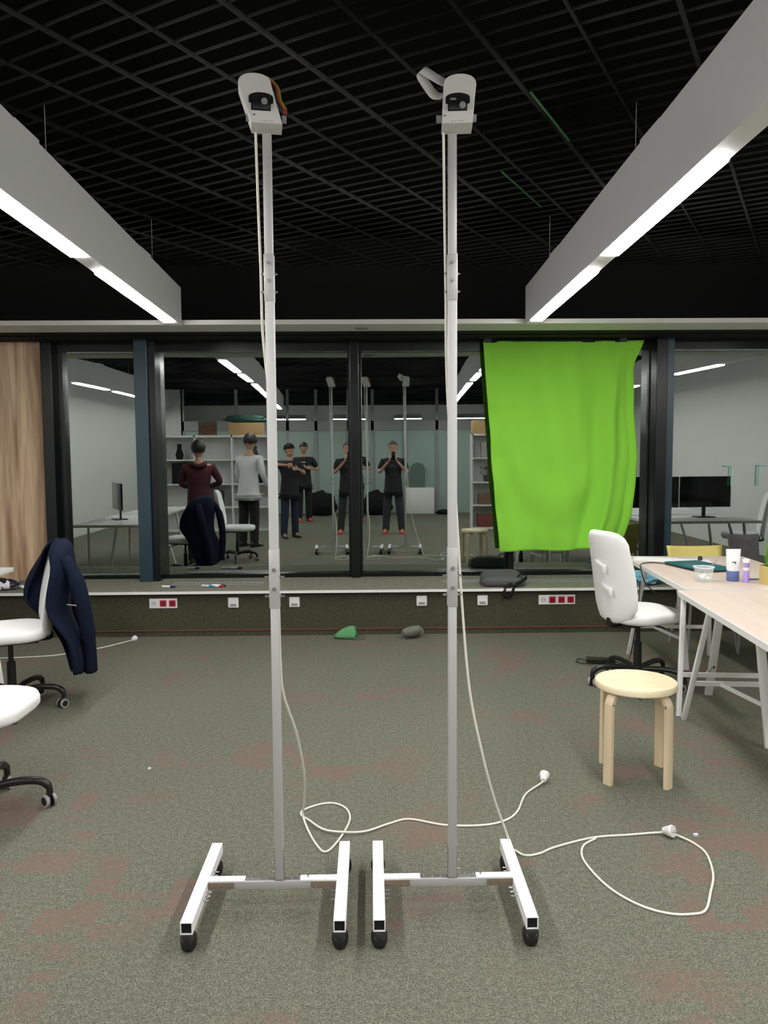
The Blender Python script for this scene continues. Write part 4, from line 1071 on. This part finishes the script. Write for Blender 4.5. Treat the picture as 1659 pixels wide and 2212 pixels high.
def person(label, loc, rotz, H, pose, shirt, trousers, shoes, hair, sleeve='short', coat=None, cap=False, skin=M_skin):
    k = H/1.75
    t = thing('person', label, 'person', loc, rotz); t.scale = (k, k, k)
    lean = V(pose.get('lean', (0, 0, 0)))
    J = {}; B_ = 0.78
    J['pelvis'] = (V((0, 0, 0.95)), (0.135, 0.10)); J['waist'] = (V((0, 0, 1.09))+lean*0.3, (0.120, 0.092))
    J['chest'] = (V((0, 0, 1.28))+lean*0.7, (0.150, 0.105)); J['upper'] = (V((0, -0.005, 1.40))+lean*0.9, (0.120, 0.085))
    J['neck'] = (V((0, 0, 1.485))+lean, 0.052); J['jaw'] = (V((0, 0.008, 1.55))+lean*1.1, 0.050)
    for s_, n in ((-1, 'L'), (1, 'R')):
        fx_ = pose.get('foot'+n, (0, 0)); kn = V(pose.get('knee'+n, (0, 0, 0)))
        J['hip'+n] = (V((s_*0.095, 0, 0.88)), 0.088)
        J['knee'+n] = (V((s_*(0.10), 0.015, 0.49))+kn+V((fx_[0]*0.5, fx_[1]*0.5, 0)), 0.055)
        J['calf'+n] = (V((s_*0.105+fx_[0]*0.75, -0.01+fx_[1]*0.75, 0.33))+kn*0.6, 0.052)
        J['ank'+n] = (V((s_*0.11+fx_[0], -0.02+fx_[1], 0.085)), 0.036)
        J['toe'+n] = (V((s_*0.13+fx_[0], 0.12+fx_[1], 0.03)), 0.030)
        J['sh'+n] = (V((s_*0.185, 0, 1.405))+lean*0.9, 0.056)
        J['el'+n] = (V(pose['el'+n]), 0.040)
        J['wr'+n] = (V(pose['wr'+n]), (0.027, 0.024))
    E = [('pelvis', 'waist'), ('waist', 'chest'), ('chest', 'upper'), ('upper', 'neck'), ('neck', 'jaw')]
    for n in 'LR':
        E += [('pelvis', 'hip'+n), ('hip'+n, 'knee'+n), ('knee'+n, 'calf'+n), ('calf'+n, 'ank'+n), ('ank'+n, 'toe'+n), ('upper', 'sh'+n), ('sh'+n, 'el'+n), ('el'+n, 'wr'+n)]
    JB = {}
    for n_, (c_, r_) in J.items():
        if n_ in ('pelvis', 'waist', 'chest', 'upper') or n_[:3] in ('hip', 'kne', 'cal') or n_[:2] == 'sh':
            r_ = tuple(q*0.74 for q in r_) if isinstance(r_, tuple) else r_*0.74
        JB[n_] = (c_, r_)
    bm = bmesh.new(); add_mesh(bm, skin_mesh(JB, E))
    # head
    hd = V((0, 0.012, 1.635))+lean*1.2
    turn = Matrix.Rotation(pose.get('turn', 0), 4, 'Z') @ Matrix.Rotation(pose.get('nod', 0), 4, 'X')
    def hball(p, r, sc): 
        M_ = Matrix.Translation(hd) @ turn @ Matrix.Scale(1.10, 4) @ Matrix.Translation(p) @ Matrix.Diagonal((*sc, 1))
        bmesh.ops.create_uvsphere(bm, u_segments=24, v_segments=16, radius=r, matrix=M_)
    hball((0, -0.012, 0.022), 0.090, (0.86, 1.06, 1.0)); hball((0, 0.018, -0.035), 0.066, (0.88, 0.95, 1.05)); hball((0, 0.040, -0.078), 0.030, (1.0, 0.9, 0.8))
    hball((0, 0.090, -0.015), 0.015, (0.75, 1.1, 1.5)); hball((0, 0.078, -0.052), 0.014, (1.6, 0.8, 0.6)); hball((0, 0.070, 0.020), 0.020, (2.4, 0.7, 0.5))
    for s_ in (-1, 1): hball((s_*0.079, -0.005, -0.012), 0.022, (0.35, 0.8, 1.3))
    # hands
    for s_, n in ((-1, 'L'), (1, 'R')):
        w0 = V(pose['wr'+n]); d = V(pose.get('hd'+n, tuple(w0-V(pose['el'+n])))).normalized()
        palm = V(pose.get('pn'+n, (-s_, 0, 0))).normalized(); side = d.cross(palm).normalized(); palm = side.cross(d)
        curl = pose.get('curl', 0.5)
        bmesh.ops.create_uvsphere(bm, u_segments=16, v_segments=10, radius=0.042, matrix=Matrix.Translation(w0+d*0.048) @ Matrix(((side.x, d.x, palm.x, 0), (side.y, d.y, palm.y, 0), (side.z, d.z, palm.z, 0), (0, 0, 0, 1))) @ Matrix.Diagonal((0.95, 1.2, 0.36, 1)))
        fb = MB(); fb.bm.free(); fb.bm = bm
        for i, (off, ln) in enumerate(((-0.030, 0.060), (-0.010, 0.074), (0.010, 0.080), (0.030, 0.072))):
            b0 = w0+d*0.075+side*off; pts = [b0]; ang = curl*0.35
            for q in range(3):
                ang += curl*0.45; pts.append(pts[-1]+(d*cos(ang)+palm*sin(ang))*ln*(0.42, 0.32, 0.26)[q])
            fb.sweep(pts, [0.0095, 0.009, 0.0085, 0.007], 8)
        b0 = w0+d*0.030+side*0.030; fb.sweep([b0, b0+(side*0.8+d*0.5+palm*0.3)*0.030, b0+(side*0.75+d*1.2+palm*0.8)*0.040], [0.012, 0.0105, 0.008], 8)
    bmesh.ops.remove_doubles(bm, verts=bm.verts, dist=0.0003)
    finish(bm, 'body', skin, t, 0.009)
    # eyes
    eb = MB()
    for s_ in (-1, 1):
        p_ = Matrix.Translation(hd) @ turn @ Matrix.Scale(1.10, 4) @ V((s_*0.031, 0.074, 0.004)); eb.ball(p_, 0.011, (1, 1, 0.8), 10, 8)
    split_build(eb, 'eye', M_blk, t)
    # hair
    bm = bmesh.new()
    M_ = Matrix.Translation(hd) @ turn @ Matrix.Scale(1.10, 4) @ Matrix.Translation((0, -0.022, 0.036)) @ Matrix.Diagonal((0.92, 1.06, 0.98, 1))
    bmesh.ops.create_uvsphere(bm, u_segments=28, v_segments=18, radius=0.094, matrix=M_)
    hm = turn.inverted() @ Matrix.Translation(-hd)
    kill = []
    for v in bm.verts:
        q = hm @ v.co
        if q.z < (0.045 if q.y > 0.03 else (-0.03 if q.y > -0.03 else -0.055)): kill.append(v)
    bmesh.ops.delete(bm, geom=kill, context='VERTS')
    for v in bm.verts: v.co += (v.co-hd).normalized()*(0.006*noise.noise(v.co*40)+pose.get('hairvol', 0.0))
    me = bpy.data.meshes.new('hair'); bm.to_mesh(me); bm.free(); me.materials.append(hair); me.polygons.foreach_set('use_smooth', [True]*len(me.polygons))
    o = bpy.data.objects.new('hair', me); COL.objects.link(o); o.parent = t; sd = o.modifiers.new('s', 'SOLIDIFY'); sd.thickness = 0.012
    if cap:
        cp = MB(); c0 = hd+V((0, -0.012, 0.064))
        cp.ball(c0, 0.108, (0.90, 1.04, 0.72), 24, 14); cp.loft([[c0+turn.to_3x3() @ V((0.075*cos(a)*s_, 0.07+0.085*abs(sin(a))*s_+0*a, 0.006-0.010*s_+dz)) for a in [pi*q/12 for q in range(13)]]+[c0+turn.to_3x3() @ V((0, 0.05, 0.005+dz))] for s_, dz in ((1.0, 0.0), (1.0, 0.006))])
        cp.build('cap', M_blkm, t, ang=1)
    # shirt
    S = {n: (J[n][0], (J[n][1][0]*1.22+0.01, J[n][1][1]*1.28+0.012)) for n in ('pelvis', 'waist', 'chest', 'upper')}
    S['pelvis'] = (J['pelvis'][0]-V((0, 0, 0.05)), (0.185, 0.150))
    S['neck'] = (J['upper'][0]+(J['neck'][0]-J['upper'][0])*0.62, (0.075, 0.068))
    S['hem'] = (V((0, 0, 0.83)), (0.190, 0.158))
    SE = [('pelvis', 'hem'), ('pelvis', 'waist'), ('waist', 'chest'), ('chest', 'upper'), ('upper', 'neck')]
    for n in 'LR':
        S['sh'+n] = (J['sh'+n][0]-V((0, 0, 0.022)), 0.076); SE.append(('upper', 'sh'+n))
        a, b = J['sh'+n][0], J['el'+n][0]
        if sleeve == 'short': S['sl'+n] = (a+(b-a)*0.78, 0.074); SE.append(('sh'+n, 'sl'+n))
        else:
            S['el'+n] = (b, 0.052); S['wr'+n] = (J['wr'+n][0]-(J['wr'+n][0]-b)*0.04, 0.036); SE += [('sh'+n, 'el'+n), ('el'+n, 'wr'+n)]
    bm = bmesh.new(); add_mesh(bm, skin_mesh(S, SE, 2)); bmesh.ops.recalc_face_normals(bm, faces=bm.faces); finish(bm, 'shirt', shirt, t, 0)
    T = {'pelvis': (J['pelvis'][0]-V((0, 0, 0.05)), (0.118, 0.092))}; TE = []
    for n in 'LR':
        T['hip'+n] = (J['hip'+n][0]-V((0, 0, 0.06)), 0.098); T['knee'+n] = (J['knee'+n][0], 0.086); T['calf'+n] = (J['calf'+n][0], 0.082); T['ank'+n] = (J['ank'+n][0], 0.072)
        T['cuff'+n] = (J['ank'+n][0]-V((0, 0, 0.05)), 0.074)
        TE += [('pelvis', 'hip'+n), ('hip'+n, 'knee'+n), ('knee'+n, 'calf'+n), ('calf'+n, 'ank'+n), ('ank'+n, 'cuff'+n)]
    bm = bmesh.new(); add_mesh(bm, skin_mesh(T, TE)); finish(bm, 'trousers', trousers, t, 0.010)
    for n, s_ in (('L', -1), ('R', 1)):
        a = J['ank'+n][0]; sh = MB(); rs_ = []
        ax = V((s_*0.12, 1, 0)).normalized(); sx_ = V((ax.y, -ax.x, 0))
        for q, wv, h in ((-0.080, 0.022, 0.050), (-0.070, 0.038, 0.085), (-0.02, 0.046, 0.105), (0.04, 0.047, 0.090), (0.10, 0.045, 0.048), (0.15, 0.042, 0.038), (0.185, 0.028, 0.028), (0.20, 0.010, 0.016)):
            c = V((a.x, a.y, 0))+ax*q
            rs_.append([c+sx_*wv*cos(b_)+V((0, 0, max(0.0, h*0.5+h*0.5*sin(b_)*1.0))) for b_ in [2*pi*z/16 for z in range(16)]])
        sh.loft(rs_).build('shoe', shoes, t, ang=1.5)
    if coat:
        cm = MB(); rs_ = []
        for z, rx, ry in ((1.03, 0.165, 0.13), (0.97, 0.185, 0.145), (0.80, 0.215, 0.165), (0.55, 0.235, 0.18), (0.30, 0.235, 0.18), (0.20, 0.20, 0.16), (0.17, 0.16, 0.13)):
            rs_.append([V((rx*cos(a)*(1+0.05*sin(a*9+z*4)), ry*sin(a)*(1+0.05*cos(a*7)), z+0.02*sin(a*3)*(z < 0.4))) for a in [2*pi*q/40 for q in range(40)]])
        cm.loft(rs_).build('coat', coat, t, ang=2)
    return t
# photographer, directly behind the lens
p1 = person('person in black t-shirt, dark jeans and red shoes holding up a phone', (0.0, -0.34, 0), 0, 1.70,
   dict(elL=(-0.27, 0.06, 1.16), wrL=(-0.075, 0.255, 1.385), elR=(0.27, 0.06, 1.16), wrR=(0.075, 0.255, 1.385), hdL=(0.35, 0.5, 1), hdR=(-0.35, 0.5, 1), pnL=(1, 0.2, 0), pnR=(-1, 0.2, 0), curl=0.9, footL=(-0.04, 0.0), footR=(0.05, 0.02), nod=0.0),
   M_tee, M_jean, M_redshoe, M_hairg)
pr_ = MB()
for i, (w_, z) in enumerate(((0.09, 1.30), (0.12, 1.27), (0.06, 1.235), (0.10, 1.14))): pr_.bx(-w_/2, w_/2, 0.118+(0 if i < 3 else -0.004), 0.122, z, z+0.007)
pr_.build('shirt_print', M_grey, p1, smooth=False)
ph = thing('phone', 'black phone held by the photographing person, seen only as a reflection', 'phone', (0.012, -0.010, 1.445))
MB().box((0, 0, 0), (0.074, 0.008, 0.150), None, 0.003).build('phone_body', M_mon, ph)
MB().box((0, -0.0045, 0), (0.068, 0.001, 0.142)).build('phone_screen', M_blk, ph)
p2 = person('person in black t-shirt with white print, reflected behind the person in the cap', (-0.90, -3.05, 0), radians(-12), 1.72,
   dict(elL=(-0.30, 0.02, 1.14), wrL=(-0.12, 0.24, 1.22), elR=(0.33, -0.02, 1.16), wrR=(0.12, 0.22, 1.20), curl=0.8, turn=0.2, nod=-0.3), M_tee, M_blkt, M_redshoe, M_hair)
MB().box((-0.03, 0.118, 1.31), (0.09, 0.006, 0.06)).build('shirt_print', M_white, p2, smooth=False)
person('person in a black cap and black t-shirt with one arm stretched out', (-1.06, 0.22, 0), radians(-25), 1.66,
   dict(elL=(-0.42, 0.16, 1.38), wrL=(-0.20, 0.36, 1.37), elR=(0.22, 0.20, 1.20), wrR=(0.02, 0.38, 1.30), curl=0.8, hdL=(1, 0.2, 0), hdR=(-0.8, 0.6, 0.1), turn=-0.2, nod=-0.1, footL=(-0.03, 0.05)), M_tee, M_navyt, M_blk, M_hair, cap=True)
person('person in a white long sleeved shirt and black trousers looking down', (-1.66, 1.5, 0), radians(-150), 1.80,
   dict(elL=(-0.25, 0.03, 1.14), wrL=(-0.24, 0.20, 0.93), elR=(0.25, 0.05, 1.14), wrR=(0.20, 0.24, 0.95), curl=0.4, nod=-0.6, lean=(0, 0.05, -0.01), hairvol=0.012), M_shirtw, M_blkt, M_blk, M_hair, sleeve='long')
p5 = person('person in a burgundy hoodie and black trousers standing with back to the window', (-2.13, 3.46, 0), radians(172), 1.66,
   dict(elL=(-0.31, 0.02, 1.17), wrL=(-0.12, 0.20, 1.10), elR=(0.26, 0.04, 1.15), wrR=(0.10, 0.22, 1.10), curl=0.6, nod=-0.25, hairvol=0.010), M_burg, M_blkt, M_blk, M_hair, sleeve='long')
MB().sweep(spline([(-0.09, -0.03, 1.45), (-0.075, -0.10, 1.43), (0, -0.125, 1.41), (0.075, -0.10, 1.43), (0.09, -0.03, 1.45), (0.05, 0.06, 1.43), (-0.05, 0.06, 1.43), (-0.09, -0.03, 1.45)], 5), 0.035, 10).build('hood', M_burg, p5)
